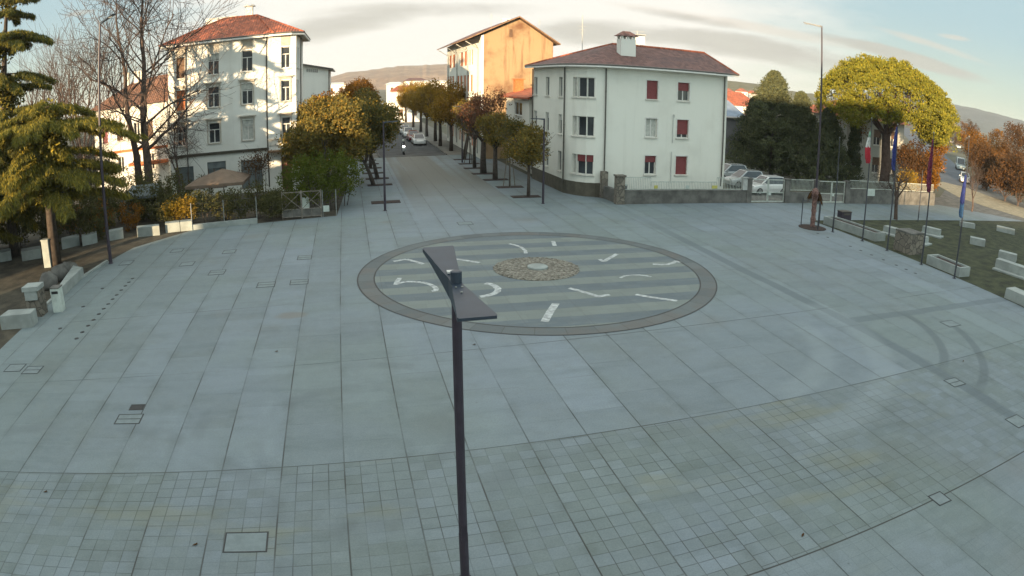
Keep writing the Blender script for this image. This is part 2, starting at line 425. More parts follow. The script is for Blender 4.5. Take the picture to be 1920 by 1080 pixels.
gx, ix = dist_line(X, 1.5085 / 4, -.583)
rowoff = N.m('MULTIPLY', N.white(N.xyz(il, 3, 1)), .38)
gy, iy = dist_line(N.m('ADD', N.m('SUBTRACT', Y, N.m('MULTIPLY', X, .04)), rowoff), .38, .2)
lineG = N.m('MULTIPLY', N.ss(N.m('MINIMUM', gx, gy), .014, .004), N.m('MULTIPLY', ingrid, N.ss(N.noise(pos, .5, 3, .6), .35, .65, .15, .75)))
lineG = N.m('MULTIPLY', lineG, N.ss(X, 8, 20, 1, .45))
tile = N.white(N.xyz(ix, iy, 2)); 
# large slabs beyond the grid: faint joints and tone changes
sy_, iy2 = dist_line(N.m('ADD', Y, N.m('MULTIPLY', N.white(N.xyz(il, 9, 4)), 2.2)), 2.2, 0)
lineS = N.m('MULTIPLY', N.ss(sy_, .02, .006), N.m('MULTIPLY', N.m('SUBTRACT', 1.0, ingrid), N.ss(N.noise(pos, .3, 2, .5), .45, .62, 0, .35)))
slab = N.white(N.xyz(il, iy2, 5))
strip = N.white(N.xyz(il, 1, 7))
base = N.mix(N.m('MULTIPLY', slab, .95), (.180, .215, .247), (.147, .177, .200))
base = N.mix(N.m('MULTIPLY', strip, .45), base, (.130, .158, .162))
base = N.mix(N.m('MULTIPLY', N.m('MULTIPLY', tile, ingrid), .8), base, (.125, .150, .152))
st = N.noise(pos, .16, 5, .65); base = N.mix(N.m('MULTIPLY', N.ss(st, .48, .72), .45), base, (.128, .146, .138))
st2 = N.noise(N.xyz(N.m('MULTIPLY', X, .7), N.m('MULTIPLY', Y, 1.0), 4), .8, 6, .7); base = N.mix(N.m('MULTIPLY', N.ss(st2, .5, .78), .35), base, (.118, .132, .124))
base = N.mix(N.m('MULTIPLY', N.ss(N.noise(pos, 2.5, 5, .7), .4, .7), .16), base, (.225, .265, .275))
# greener, dirtier veils; each strip carries its own streaks
gl = N.noise(pos, .09, 3, .6)
base = N.mix(N.m('MULTIPLY', N.m('MAXIMUM', N.ss(gl, .42, .62), N.ss(X, -4, -14)), .75), base, N.mix(1.0, base, (.98, 1.0, .90), 'MULTIPLY'))
veil = N.noise(N.xyz(N.m('ADD', N.m('MULTIPLY', X, .22), N.m('MULTIPLY', il, 13.7)), N.m('MULTIPLY', Y, .95), 6), 1.0, 5, .68)
base = N.mix(N.m('MULTIPLY', N.ss(veil, .45, .75), .50), base, N.mix(1.0, base, (.66, .69, .68), 'MULTIPLY'))
veil2 = N.noise(N.xyz(N.m('ADD', N.m('MULTIPLY', X, .8), N.m('MULTIPLY', il, 5.1)), N.m('MULTIPLY', Y, .22), 2), 1.0, 5, .7)
base = N.mix(N.m('MULTIPLY', N.ss(veil2, .52, .78), .45), base, N.mix(1.0, base, (1.22, 1.22, 1.20), 'MULTIPLY'))
grime = N.m('MULTIPLY', N.ss(dl, .32, .02), N.ss(N.noise(pos, .8, 4, .7), .40, .70))
base = N.mix(N.m('MULTIPLY', grime, .38), base, N.mix(1.0, base, (.60, .60, .55), 'MULTIPLY'))
grain = N.noise(pos, 22, 3, .8)
base = N.mix(N.ss(grain, .40, .62, 0, .42), base, N.mix(1.0, base, (.72, .72, .70), 'MULTIPLY'))
vs = N.n('ShaderNodeTexVoronoi'); N.put(vs.inputs['Vector'], pos); vs.inputs['Scale'].default_value = 1.6
sc = N.n('ShaderNodeSeparateColor'); N.put(sc.inputs[0], vs.outputs['Color'])
speck = N.m('MULTIPLY', N.ss(vs.outputs['Distance'], N.m('MULTIPLY', sc.outputs[1], .085), 0.0), N.ss(sc.outputs[0], .45, .7))
base = N.mix(N.m('MULTIPLY', speck, .65), base, (.06, .065, .06))
vb = N.n('ShaderNodeTexVoronoi'); N.put(vb.inputs['Vector'], N.mix(.12, pos, N.xyz(N.noise(pos, 1.2, 3, .6), N.noise(pos, 1.7, 3, .6)))); vb.inputs['Scale'].default_value = .42
sb2 = N.n('ShaderNodeSeparateColor'); N.put(sb2.inputs[0], vb.outputs['Color'])
stain = N.m('MULTIPLY', N.ss(vb.outputs['Distance'], N.m('MULTIPLY', sb2.outputs[1], .5), 0.0), N.ss(sb2.outputs[0], .6, .75))
base = N.mix(N.m('MULTIPLY', stain, .30), base, N.mix(sb2.outputs[2], (.085, .090, .080), (.15, .13, .10)))
# moss yellow patches in the tile field
base = N.mix(N.m('MULTIPLY', N.m('MULTIPLY', N.ss(N.noise(N.xyz(N.m('MULTIPLY', X, .35), Y, 8), .55, 3, .6), .58, .72), ingrid), .40), base, (.165, .168, .108))
# avenue carriageway bands
av = N.m('MULTIPLY', N.ss(Y, 40, 62), N.m('MULTIPLY', N.ss(X, 4.2, 4.4), N.ss(X, 11.6, 11.4)))
avb = N.noise(N.xyz(N.m('MULTIPLY', X, .42), N.m('MULTIPLY', Y, .012), 1), 1.0, 2, .5)
base = N.mix(N.m('MULTIPLY', av, N.ss(avb, .42, .54, .12, .95)), base, (.112, .112, .096))
# long drainage bands of darker slabs
xb = N.m('ADD', 18.15, N.m('MULTIPLY', N.ss(Y, 30, 16), .55))
wob = N.m('MULTIPLY', N.m('SUBTRACT', N.noise(pos, .5, 2, .5), .5), .25)
b1 = N.m('ABSOLUTE', N.m('ADD', N.m('SUBTRACT', X, xb), wob))
b1 = N.m('MULTIPLY', N.ss(b1, .36, .24), N.ss(Y, 40, 32, 0.35, 1))
b2 = N.m('MULTIPLY', N.ss(N.m('ABSOLUTE', N.m('ADD', N.m('SUBTRACT', Y, 19.75), wob)), .36, .24), N.ss(X, 18.6, 18.8))
base = N.mix(N.m('MULTIPLY', N.m('MAXIMUM', b1, N.m('MULTIPLY', b2, .85)), .62), base, (.080, .100, .112))
# tyre arcs and faint swept arcs
def ring_mask(cx, cy, r, wd, soft, x0=None, y0=None, y1=None):
    d = N.m('SQRT', N.m('ADD', N.m('POWER', N.m('SUBTRACT', X, cx), 2.0), N.m('POWER', N.m('SUBTRACT', Y, cy), 2.0)))
    k = N.ss(N.m('ABSOLUTE', N.m('SUBTRACT', d, r)), wd + soft, wd)
    if x0 is not None: k = N.m('MULTIPLY', k, N.ss(X, x0 - .6, x0 + .4))
    if y0 is not None: k = N.m('MULTIPLY', k, N.ss(Y, y0 - .6, y0 + .6))
    if y1 is not None: k = N.m('MULTIPLY', k, N.ss(Y, y1 + .4, y1 - .4))
    return k
arcs = N.m('MAXIMUM', ring_mask(15.3, 20.2, 6.95, .12, .16, 18.9, 14.4, 19.6), ring_mask(15.3, 20.2, 8.7, .12, .16, 18.9, 12.3, 18.2))
base = N.mix(N.m('MULTIPLY', arcs, .55), base, (.075, .092, .10))
pale = N.m('MAXIMUM', ring_mask(10.5, 20.5, 8.1, .25, .5, 11, 11.8, 22), ring_mask(10.5, 20.5, 5.8, .2, .5, 12, 13.5, 20))
base = N.mix(N.m('MULTIPLY', pale, .22), base, (.26, .30, .31))
darkarc = N.m('MAXIMUM', ring_mask(-.3, 15.7, 2.6, .09, .25), N.m('MAXIMUM', ring_mask(-.3, 15.7, 4.3, .09, .25), ring_mask(-8.5, 10.0, 6.6, .12, .3)))
base = N.mix(N.m('MULTIPLY', N.m('MULTIPLY', darkarc, N.ss(N.noise(pos, .4, 3, .6), .42, .62)), .32), base, (.095, .112, .12))
# brown stain near the ring
sd = N.m('SQRT', N.m('ADD', N.m('POWER', N.m('MULTIPLY', N.m('SUBTRACT', X, -2.5), .9), 2.0), N.m('POWER', N.m('MULTIPLY', N.m('SUBTRACT', Y, 25.2), 1.4), 2.0)))
base = N.mix(N.m('MULTIPLY', N.ss(N.m('ADD', sd, N.m('MULTIPLY', N.noise(pos, 2, 3, .6), .5)), 1.0, .55), .5), base, (.15, .125, .095))
lines = N.m('MAXIMUM', N.m('MAXIMUM', lineL, lineC), N.m('MAXIMUM', lineG, lineS))
base = N.mix(N.m('MULTIPLY', lines, .94), base, (.026, .024, .020))
N.put(b.inputs['Base Color'], base); b.inputs['Roughness'].default_value = .72; b.inputs['Specular IOR Level'].default_value = .35
N.put(b.inputs['Normal'], N.bump(N.m('SUBTRACT', N.m('MULTIPLY', N.noise(pos, 9, 5, .7), .5), lines), .012, .6))
PAVE = m
sheet('piazza_paving', [
    [(-15.15, -30), (31.1, -30), (31.1, 44.95), (-.9, 44.95), (-6.26, 44.1), (-10.61, 43.5), (-13.71, 39.6), (-14.4, 36.6), (-15.15, 31.0)],
    [(-.9, 44.95), (18.6, 44.95), (18.6, 47.4), (16.2, 50.4), (15.9, 79.4), (-.2, 79.4), (-.2, 57.6)],
    [(31.1, 38.35), (62.5, 38.35), (54.4, 45.4), (31.1, 44.95)]], .004, PAVE)
# clock disc in the paving
m, N, b = material('clock_stripes')
pos = N.n('ShaderNodeNewGeometry').outputs['Position']; sp = N.n('ShaderNodeSeparateXYZ'); N.put(sp.inputs[0], pos); X, Y = sp.outputs[0], sp.outputs[1]
v = N.m('ADD', Y, N.m('ADD', N.m('MULTIPLY', X, .018), N.m('MULTIPLY', N.m('SUBTRACT', N.noise(pos, 1.2, 2, .5), .5), .12)))
s_ = N.m('ABSOLUTE', N.m('SUBTRACT', N.m('FRACT', N.m('DIVIDE', N.m('SUBTRACT', v, .45), 1.93)), .5))
kk = N.ss(s_, .235, .265)
c = N.mix(kk, (.096, .120, .133), (.152, .175, .162))
c = N.mix(N.m('MULTIPLY', N.ss(N.noise(pos, .9, 5, .7), .45, .75), .4), c, (.125, .138, .122))
c = N.mix(N.m('MULTIPLY', N.ss(N.noise(N.xyz(N.m('MULTIPLY', X, .5), N.m('MULTIPLY', Y, 2.0), 2), 1.2, 4, .6), .5, .7), .35), c, (.155, .18, .178))
rowi = N.m('FLOOR', N.m('DIVIDE', v, .4825)); colx = N.m('ADD', X, N.m('MULTIPLY', N.white(N.xyz(rowi, 3, 3)), 1.2))
c = N.mix(N.m('MULTIPLY', N.white(N.xyz(N.m('FLOOR', N.m('DIVIDE', colx, .8)), rowi, 6)), .5), c, N.mix(1.0, c, (.72, .74, .76), 'MULTIPLY'))
jr = N.m('ABSOLUTE', N.m('SUBTRACT', N.m('FRACT', N.m('DIVIDE', v, .4825)), .5)); c = N.mix(N.ss(jr, .475, .492, 0, .3), c, (.05, .055, .055))
jc = N.m('ABSOLUTE', N.m('SUBTRACT', N.m('FRACT', N.m('DIVIDE', colx, .8)), .5)); c = N.mix(N.ss(jc, .485, .495, 0, .3), c, (.05, .055, .055))
jd = N.m('ABSOLUTE', N.m('SUBTRACT', N.m('FRACT', N.m('DIVIDE', X, 2.4)), .5))
c = N.mix(N.ss(jd, .008, .003, 0, .35), c, (.06, .06, .055))
N.put(b.inputs['Base Color'], c); b.inputs['Roughness'].default_value = .75; N.put(b.inputs['Normal'], N.bump(N.noise(pos, 9, 5, .7), .012))
def disc(name, r, z, mat, r0=0, n=96):
    bb = MB()
    for i in range(n):
        a0, a1 = 2 * math.pi * i / n, 2 * math.pi * (i + 1) / n
        p = lambda a, q: (CX + math.cos(a) * q, CY + math.sin(a) * q, z)
        if r0: bb.quad(p(a0, r0), p(a0, r), p(a1, r), p(a1, r0))
        else: bb.poly([(CX, CY, z), p(a0, r), p(a1, r)])
    return bb.build(name, mat)
tag(disc('clock_paving', CR - .72, .009, m), kind='structure')
m, N, b = material('clock_ring_stone')
pos = N.n('ShaderNodeNewGeometry').outputs['Position']; sp = N.n('ShaderNodeSeparateXYZ'); N.put(sp.inputs[0], pos)
aa = N.m('ARCTAN2', N.m('SUBTRACT', sp.outputs[1], CY), N.m('SUBTRACT', sp.outputs[0], CX))
q = N.m('MULTIPLY', aa, 44 / (2 * math.pi)); wn = N.white(N.xyz(N.m('FLOOR', q), 1, 1))
c = N.mix(wn, (.075, .088, .092), (.105, .120, .122))
c = N.mix(N.m('MULTIPLY', N.ss(N.noise(pos, .35, 3, .6), .45, .62), .7), c, (.105, .098, .090))
e = N.m('ABSOLUTE', N.m('SUBTRACT', N.m('FRACT', q), .5)); c = N.mix(N.ss(e, .482, .495, 0, .7), c, (.045, .045, .04))
N.put(b.inputs['Base Color'], c); b.inputs['Roughness'].default_value = .75
tag(disc('clock_ring', CR, .012, m, CR - .74), kind='structure')
bb = MB()
for i in range(96):
    for rr, ww in ((CR, .03), (CR - .74, .03)):
        a0, a1 = 2 * math.pi * i / 96, 2 * math.pi * (i + 1) / 96
        p = lambda a, q: (CX + math.cos(a) * q, CY + math.sin(a) * q, .0165)
        bb.quad(p(a0, rr - ww), p(a0, rr + ww), p(a1, rr + ww), p(a1, rr - ww))
tag(bb.build('clock_ring_joint', 'iron'), kind='structure')
# pebble bed in the middle
m, N, b = material('pebble_bed')
pos = N.n('ShaderNodeNewGeometry').outputs['Position']
v = N.n('ShaderNodeTexVoronoi'); N.put(v.inputs['Vector'], pos); v.inputs['Scale'].default_value = 9
sep = N.n('ShaderNodeSeparateColor'); N.put(sep.inputs[0], v.outputs['Color'])
c = N.mix(sep.outputs[0], (.115, .10, .08), (.27, .25, .205)); c = N.mix(N.ss(v.outputs['Distance'], .4, .85, 0, .7), c, (.05, .045, .036))
N.put(b.inputs['Base Color'], c); b.inputs['Roughness'].default_value = .9; N.put(b.inputs['Normal'], N.bump(v.outputs['Distance'], .05, 1.0))
bb = MB(); r_ = random.Random(5)
bb.lathe((CX + .05, CY + .42, .009), [(1.98, 0), (1.98, .02), (1.5, .035), (0.4, .045)], 48)
for _ in range(900):
    a = r_.uniform(0, 6.283); q = 1.95 * math.sqrt(r_.random()); s0 = r_.uniform(.03, .085)
    if q < .48: continue
    p = (CX + .05 + q * math.cos(a), CY + .42 + q * math.sin(a), .04)
    bb.lathe(p, [(s0, 0), (s0 * .75, s0 * .25), (s0 * .2, s0 * .33)], 5)
tag(bb.build('pebble_bed', m), 'round bed of mixed brown pebbles at the centre of the clock disc', 'pebbles', kind='stuff')
bb = MB(); bb.lathe((CX + .1, CY + .42, .02), [(.47, 0), (.47, .10), (.44, .12), (.10, .125)], 40)
o = bb.build('round_stone_plate', 'stone_light', origin=(CX + .1, CY + .42, 0)); tag(o, 'pale round stone plate in the middle of the pebble bed', 'stone plate')
# white inlaid figures of the clock
def strokes(name, label, lists, wpx=None, wid=.22, z=.0145):
    first = None; bb = MB()
    for li, pts in enumerate(lists):
        Q = [G(*p, z + .002 * li) for p in pts]; P = list(Q)
        for i, p in enumerate(Q):
            d = (Q[min(i + 1, len(Q) - 1)] - Q[max(i - 1, 0)]).normalized(); n_ = Vector((-d.y, d.x, 0)) * wid / 2
            P[i] = (p + n_, p - n_)
        for a, c_ in zip(P, P[1:]): bb.quad(a[0], a[1], c_[1], c_[0])
    c = sum((Vector(v) for v in bb.v), Vector((0, 0, 0))) / len(bb.v); c.z = 0
    return tag(bb.build(name, 'mark', origin=c), label, 'numeral', 'white figures inlaid in the clock disc')
strokes('clock_numeral', 'white inlaid figure 5 at the left side of the clock disc', [[(750, 521), (745, 527), (742, 534)], [(742, 533), (752, 529.5), (765, 528), (780, 528.3), (795, 530), (806, 533), (814, 537), (818, 541), (817, 545), (810, 546)]], wid=.22)
strokes('clock_numeral', 'white inlaid hook beside the near lamp post on the clock disc', [[(910, 531), (920, 532.5), (928, 536), (934, 541), (933, 546), (925, 551), (912, 554.5), (900, 556)]], wid=.28)
strokes('clock_numeral', 'short thick white bar nearest the viewer on the clock disc', [[(1042, 569), (1031, 585), (1021, 603)]], wid=.30)
strokes('clock_numeral', 'white inlaid tick with a short foot right of the pebble bed', [[(1067, 540), (1090, 546), (1110, 552), (1122, 556)], [(1120, 556), (1132, 554), (1143, 552.5)]], wid=.22)
strokes('clock_numeral', 'long white bar at the right side of the clock disc', [[(1192, 552), (1220, 557), (1270, 564)]], wid=.22)
strokes('clock_numeral', 'thin white arch at the right of the pebble bed', [[(1163, 521), (1172, 517), (1185, 515.6), (1200, 515.6), (1212, 517), (1221, 519)]], wid=.14)
strokes('clock_numeral', 'white inlaid check mark behind the pebble bed', [[(1124, 486), (1131, 490), (1137, 489)], [(1134, 489), (1146, 482), (1157, 476)]], wid=.22)
strokes('clock_numeral', 'white inlaid curve close to the far right of the ring', [[(1224, 495), (1240, 496), (1252, 495.5), (1262, 493), (1268, 489)], [(1266, 489), (1276, 492)]], wid=.22)
strokes('clock_numeral', 'white inlaid curved hook at the far edge of the clock disc', [[(955, 457), (968, 460), (978, 464), (985, 470), (986, 475)]], wid=.18)
strokes('clock_numeral', 'faint short white stroke at the far edge of the clock disc', [[(1037, 452), (1040, 461)]], wid=.22)
strokes('clock_numeral', 'white inlaid bar just behind the upper lamp head', [[(851, 485), (875, 488.5), (899, 492.5)]], wid=.22)
strokes('clock_numeral', 'white bent stroke at the far left of the clock disc', [[(738, 490), (752, 487.5), (762, 486)], [(762, 486), (778, 490), (794, 495)]], wid=.22)

# lawns, roads
sheet('lawn', [[(-60, 10), (-15.15, 10), (-15.15, 31), (-14.4, 36.6), (-13.71, 39.6), (-10.61, 43.5), (-6.26, 44.1), (-.9, 44.95), (-.2, 57.6), (-.2, 79.4), (-60, 79.4)]], -.006, 'earth')
sheet('lawn', [[(31.1, -10), (90, -10), (90, 20), (62.5, 38.3), (31.1, 38.3)]], -.006, 'lawn')
sheet('sandy_path', [[tuple(G(*p)[:2]) for p in ((1752, 345), (1768, 341), (1812, 352), (1866, 372), (1925, 392), (1925, 411), (1850, 388), (1800, 371))]], .006, plain('sandy_gravel', (.25, .21, .14), .95, .25, 1.2, bump=.02))
sheet('pavement', [[(31.1, 44.95), (54.4, 45.4), (62.5, 38.35), (75, 45), (95, 66), (85, 68), (60, 50), (31.1, 50)]], -.010, 'stone_grey')
sheet('avenue', [[(3.6, 79.4), (11.4, 79.4), (11.4, 420), (3.6, 420)]], .002, 'asphalt')
sheet('pavement', [[(-.2, 79.4), (3.6, 79.4), (3.6, 420), (-3, 420)], [(11.4, 79.4), (15.9, 79.4), (15.9, 420), (11.4, 420)]], .006, plain('avenue_pavement', (.15, .14, .12), .9, .2, .8))
bb = MB()
for x in (3.6, 11.4): bb.box((x, 200, .06), (.16, 241, .13))
bb.box((7.5, 79.45, .03), (7.6, .35, .04))
tag(bb.build('kerb', 'stone_grey'), kind='structure')
rd = [tuple(G(*p)[:2]) for p in ((1757, 345), (1812, 352), (1797, 290), (1786, 250))]
sheet('side_road', [[(70, 57), (88, 66), (330, 300), (315, 305)]], .003, plain('road_asphalt', (.075, .085, .10), .85, .2, .3))

# hills
def hill(name, az0, az1, dist, prof, mat, depth=500, base=-40):
    bb = MB(); n = 60; pts = []
    r_ = random.Random(len(name) + int(dist))
    for i in range(n + 1):
        t = i / n; a = R(az0 + (az1 - az0) * t)
        k = t * (len(prof) - 1); j = min(int(k), len(prof) - 2); f = k - j; f = f * f * (3 - 2 * f)
        h = prof[j] * (1 - f) + prof[j + 1] * f + r_.uniform(-1, 1) * .012 * max(prof)
        row = []
        for q, hh in ((0, base), (.35, h * .45), (.7, h * .82), (1, h), (1.5, h * .6), (2.2, base)):
            d = dist + (q - 1) * depth
            row.append((math.sin(a) * d, math.cos(a) * d, hh + (r_.uniform(-.015, .015) * max(prof) if 0 < q < 2 else 0)))
        pts.append(row)
    for a, b_ in zip(pts, pts[1:]):
        for i in range(5): bb.quad(a[i], b_[i], b_[i + 1], a[i + 1])
    return tag(bb.build(name, mat, smooth=True), kind='structure')
def woods(name, a, b_, sc):
    m, N, b = material(name); pos = N.n('ShaderNodeNewGeometry').outputs['Position']
    c = N.mix(N.ss(N.noise(pos, sc, 6, .7), .38, .65), a, b_)
    N.put(b.inputs['Base Color'], c); b.inputs['Roughness'].default_value = 1
    N.put(b.inputs['Normal'], N.bump(N.noise(pos, sc * 4, 5, .7), 8, 1)); return m
hill('wooded_hill', -4, 14, 1500, [15, 39, 48, 50, 43], woods('winter_woods', (.17, .112, .078), (.27, .185, .122), .03))
hill('village_hill', 20, 44, 900, [10, 26, 24, 18, 8], woods('hillside_fields', (.085, .085, .035), (.14, .12, .055), .05), 250)
hill('far_ridge', 40, 66, 1900, [38, 63, 57, 49, 36], woods('far_woods', (.030, .045, .052), (.050, .068, .076), .012), 500)  # blue of the distance haze is mixed into the wood colours

# ================================================================ BUILDINGS
def wall_face(bb, F, L, z0, z1, ops, depth=.22):
    us = sorted({0, L, *[o[0] for o in ops], *[o[1] for o in ops]}); zs = sorted({z0, z1, *[o[2] for o in ops], *[o[3] for o in ops]})
    P, d, n = F
    pt = lambda u, w, z: (P[0] + d[0] * u + n[0] * w, P[1] + d[1] * u + n[1] * w, z)
    for a, b_ in zip(us, us[1:]):
        for c, e in zip(zs, zs[1:]):
            um, zm = (a + b_) / 2, (c + e) / 2
            if any(o[0] < um < o[1] and o[2] < zm < o[3] for o in ops): continue
            bb.quad(pt(a, 0, c), pt(b_, 0, c), pt(b_, 0, e), pt(a, 0, e))
    for u0, u1, c, e in [o[:4] for o in ops]:
        bb.quad(pt(u0, 0, c), pt(u0, -depth, c), pt(u0, -depth, e), pt(u0, 0, e)); bb.quad(pt(u1, -depth, c), pt(u1, 0, c), pt(u1, 0, e), pt(u1, -depth, e))
        bb.quad(pt(u0, 0, e), pt(u0, -depth, e), pt(u1, -depth, e), pt(u1, 0, e)); bb.quad(pt(u0, -depth, c), pt(u0, 0, c), pt(u1, 0, c), pt(u1, -depth, c))
def window(parent, F, u0, u1, z0, z1, mull=2, transom=.68, depth=.22, fm='frame_white', pane='glass', blind=0, blindm='shutter_red', sill=True, hood=False, name='window', surround=False):
    bb = MB(); t = .055; w0, w1 = -depth - .02, -depth + .05
    bb.fbox(F, u0 + .002, u0 + t, w0, w1, z0 + .002, z1 - .002); bb.fbox(F, u1 - t, u1 - .002, w0, w1, z0 + .002, z1 - .002)
    bb.fbox(F, u0 + t, u1 - t, w0, w1, z0 + .002, z0 + t); bb.fbox(F, u0 + t, u1 - t, w0, w1, z1 - t, z1 - .002)
    zt = z0 + (z1 - z0) * transom if transom else z1 - t
    if transom: bb.fbox(F, u0 + t, u1 - t, w0, w1 - .006, zt - t * .6, zt + t * .6)
    for i in range(1, mull):
        u = u0 + (u1 - u0) * i / mull; bb.fbox(F, u - t * .7, u + t * .7, w0 + .004, w1 - .003, z0 + t, zt - (t * .6 if transom else 0))
    o = bb.build(name, fm, parent)
    P, d, n = F; pt = lambda u, z, w=-depth - .008: (P[0] + d[0] * u + n[0] * w, P[1] + d[1] * u + n[1] * w, z)
    pb = MB(); pb.quad(pt(u0, z0), pt(u1, z0), pt(u1, z1), pt(u0, z1)); pb.build('pane', pane, o)
    if blind:
        zb = z1 - (z1 - z0) * blind; b2 = MB(); b2.fbox(F, u0 + .01, u1 - .01, -depth + .06, -depth + .09, zb, z1 - .004); b2.build('blind', blindm, o)
    if sill:
        b3 = MB(); b3.fbox(F, u0 - .09, u1 + .09, .003, .11, z0 - .09, z0 - .01); b3.build('sill', 'trim' if not hood else 'soffit_trim', o)
    if hood:
        b4 = MB(); b4.fbox(F, u0 - .26, u1 + .26, .003, .30, z1 + .30, z1 + .40); b4.fbox(F, u0 - .16, u1 + .16, .003, .14, z1 + .16, z1 + .298)
        b4.fbox(F, u0 - .14, u0 - .02, .003, .05, z0, z1 + .158); b4.fbox(F, u1 + .02, u1 + .14, .003, .05, z0, z1 + .158)
        b4.build('hood', 'soffit_trim', o)
    if surround:
        b5 = MB(); q = .09
        b5.fbox(F, u0 - q, u0 - .003, .003, .022, z0 - q, z1 + q); b5.fbox(F, u1 + .003, u1 + q, .003, .022, z0 - q, z1 + q); b5.fbox(F, u0 - .003, u1 + .003, .003, .022, z1 + .003, z1 + q); b5.build('surround', 'frame_white', o)
    return o
M['soffit_trim'] = plain('mouldings', (.40, .36, .30), .8, .15, 3)
def downpipe(parent, x, y, z0, z1, mat='pipe', top=None):
    bb = MB(); pts = [(x, y, z0), (x, y, z1 - .25)] + ([top] if top else [(x, y, z1)])
    bb.tube(pts, .055, 8)
    for k in range(3): bb.lathe((x, y, z0 + (z1 - z0) * (.2 + .3 * k)), [(.07, 0), (.07, .05)], 8)
    bb.build('downpipe', mat, parent)

# ---- white three-storey block on the right
WB = thing('apartment_building', 'white three-storey apartment block with rounded corner and dull tiled roof behind the railing', 'building', (22, 52))
c_pts = [(15.95, 58.4), (16.25, 50.55), (16.42, 49.95), (16.82, 49.15), (17.35, 48.55), (18.0, 48.25), (18.7, 48.2)]
RX, BY = 29.25, 58.4
bb = MB(); ZT = 9.85
FS, LS = frame((15.95, 58.4), (16.25, 50.55))
def fs_u(px): 
    d = ray(px, 200); P, dd, n = FS
    den = d.x * dd[1] - d.y * dd[0]; return (P[1] * d.x - P[0] * d.y) / -den if den else 0
sops = []
for cols in ([1001, 1007], [1023, 1029.5], [1047.5, 1054]):
    ua, ub = fs_u(cols[0]), fs_u(cols[1])
    if ub - ua < .75: m_ = (ua + ub) / 2; ua, ub = m_ - .42, m_ + .42
    ua = max(.15, ua); ub = min(LS - .1, ub)
    for zb in (7.45, 4.5, 1.6): sops.append((ua, ub, zb, zb + 1.55))
wall_face(bb, FS, LS, 1.05, ZT, sops)
FF, LF = frame((18.7, 48.2), (RX, 48.2))
fops = []
for (xa, xb) in ((onY(1213, 151, 48.2).x, onY(1234, 151, 48.2).x), (onY(1271.5, 155, 48.2).x, onY(1293, 155, 48.2).x)):
    for zt in (9.0, 6.05, 3.15): fops.append((xa - 18.7, xb - 18.7, zt - 1.45, zt))
wall_face(bb, FF, LF, .02, ZT, fops)
F3 = []
for a, b_ in zip(c_pts[1:], c_pts[2:]):
    f_, l_ = frame(a, b_); F3.append((f_, l_))
# rounded corner: facets, the middle ones carry the wide window
for i, (f_, l_) in enumerate(F3):
    ops = [(.02 if i > 1 else l_ * .45, l_ - .02 if i < 3 else l_ * .8, zt - 1.5, zt) for zt in (9.0, 6.05, 3.15)] if i in (1, 2, 3) else []
    wall_face(bb, f_, l_, 1.05, ZT, ops)
    for o in ops:
        zt = o[3]
        window(WB, f_, o[0], o[1], o[2], o[3], mull=1, transom=0, blind=.35 if zt < 4 and i != 1 else 0, pane='curtain' if (i == 1) else 'glass')
for k, o in enumerate(sops): window(WB, FS, *o, mull=1, transom=0, blind=.3 if k % 3 == 1 else 0, blindm='zinc', fm='zinc')
for k, o in enumerate(fops):
    bl = (1.0, .0, .35, .45, .8, 1.0)[k]
    window(WB, FF, *o, mull=2, transom=0, blind=bl, blindm='shutter_red', pane='curtain' if k == 1 else 'glass', surround=True)
bb.quad((RX, 48.2, .02), (RX, BY, .02), (RX, BY, ZT), (RX, 48.2, ZT)); bb.quad((RX, BY, .02), (15.95, BY, .02), (15.95, BY, ZT), (RX, BY, ZT))
bb.build('wall', 'wall_white', WB)
bb = MB()
for a, b_ in zip(c_pts, c_pts[1:]):
    f_, l_ = frame(a, b_); bb.fbox(f_, 0, l_ + .01, -.2, .05, .006, 1.049)
bb.build('plinth', 'plinth', WB)
# roof: street hip, ridge, verge on the right
e_pts = [(15.35, 59.0), (15.62, 50.4), (15.85, 49.65), (16.35, 48.65), (17.05, 47.95), (17.9, 47.6), (18.7, 47.5), (29.9, 47.5)]
ZE, ZR = 10.0, 11.95; rA, rB = (21.2, 53.3, ZR), (29.9, 53.3, ZR - .1)
bb = MB()
e3 = [(x, y, ZE) for x, y in e_pts]
for a, b_ in zip(e3[:-2], e3[1:-1]): bb.poly([a, b_, rA])
bb.poly([e3[-2], e3[-1], rB, rA]); bb.poly([(29.9, 59.0, ZE), (15.35, 59.0, ZE), rA, rB])
bb.build('roof', 'roof_dull', WB)
bb = MB()
for a, b_ in zip(e_pts, e_pts[1:]):
    f_, l_ = frame(a, b_); bb.fbox(f_, -.01, l_ + .01, -.08, .04, ZE - .20, ZE - .012)
bb.poly([(29.9, 47.5, ZE - .03), (29.9, 59, ZE - .03), (29.9, 53.3, ZR - .13)])
bb.build('fascia', 'fascia', WB)
bb = MB(); bb.poly([(x, y, ZE - .155) for x, y in e_pts] + [(29.9, 59, ZE - .155)]); bb.build('soffit', 'fascia', WB)
bb = MB(); bb.tube([e3[0], rA], .11, 8); bb.tube([rA, rB], .12, 8); bb.tube([rB, e3[-1]], .09, 8); bb.build('ridge_tiles', 'roof', WB)
bb = MB()
for a, b_ in zip(e3, e3[1:]): bb.tube([(a[0], a[1], ZE - .02), (b_[0], b_[1], ZE - .02)], .075, 8)
bb.build('gutter', 'pipe', WB)
for (x, y) in ((16.24, 50.42), (18.68, 48.1), (onY(1358, 200, 48.1).x, 48.1), (15.92, 58.35)): downpipe(WB, x - (.05 if y > 49 else 0), y, .8, 9.75)
bb = MB(); gx_ = onY(1262, 230, 48.15).x
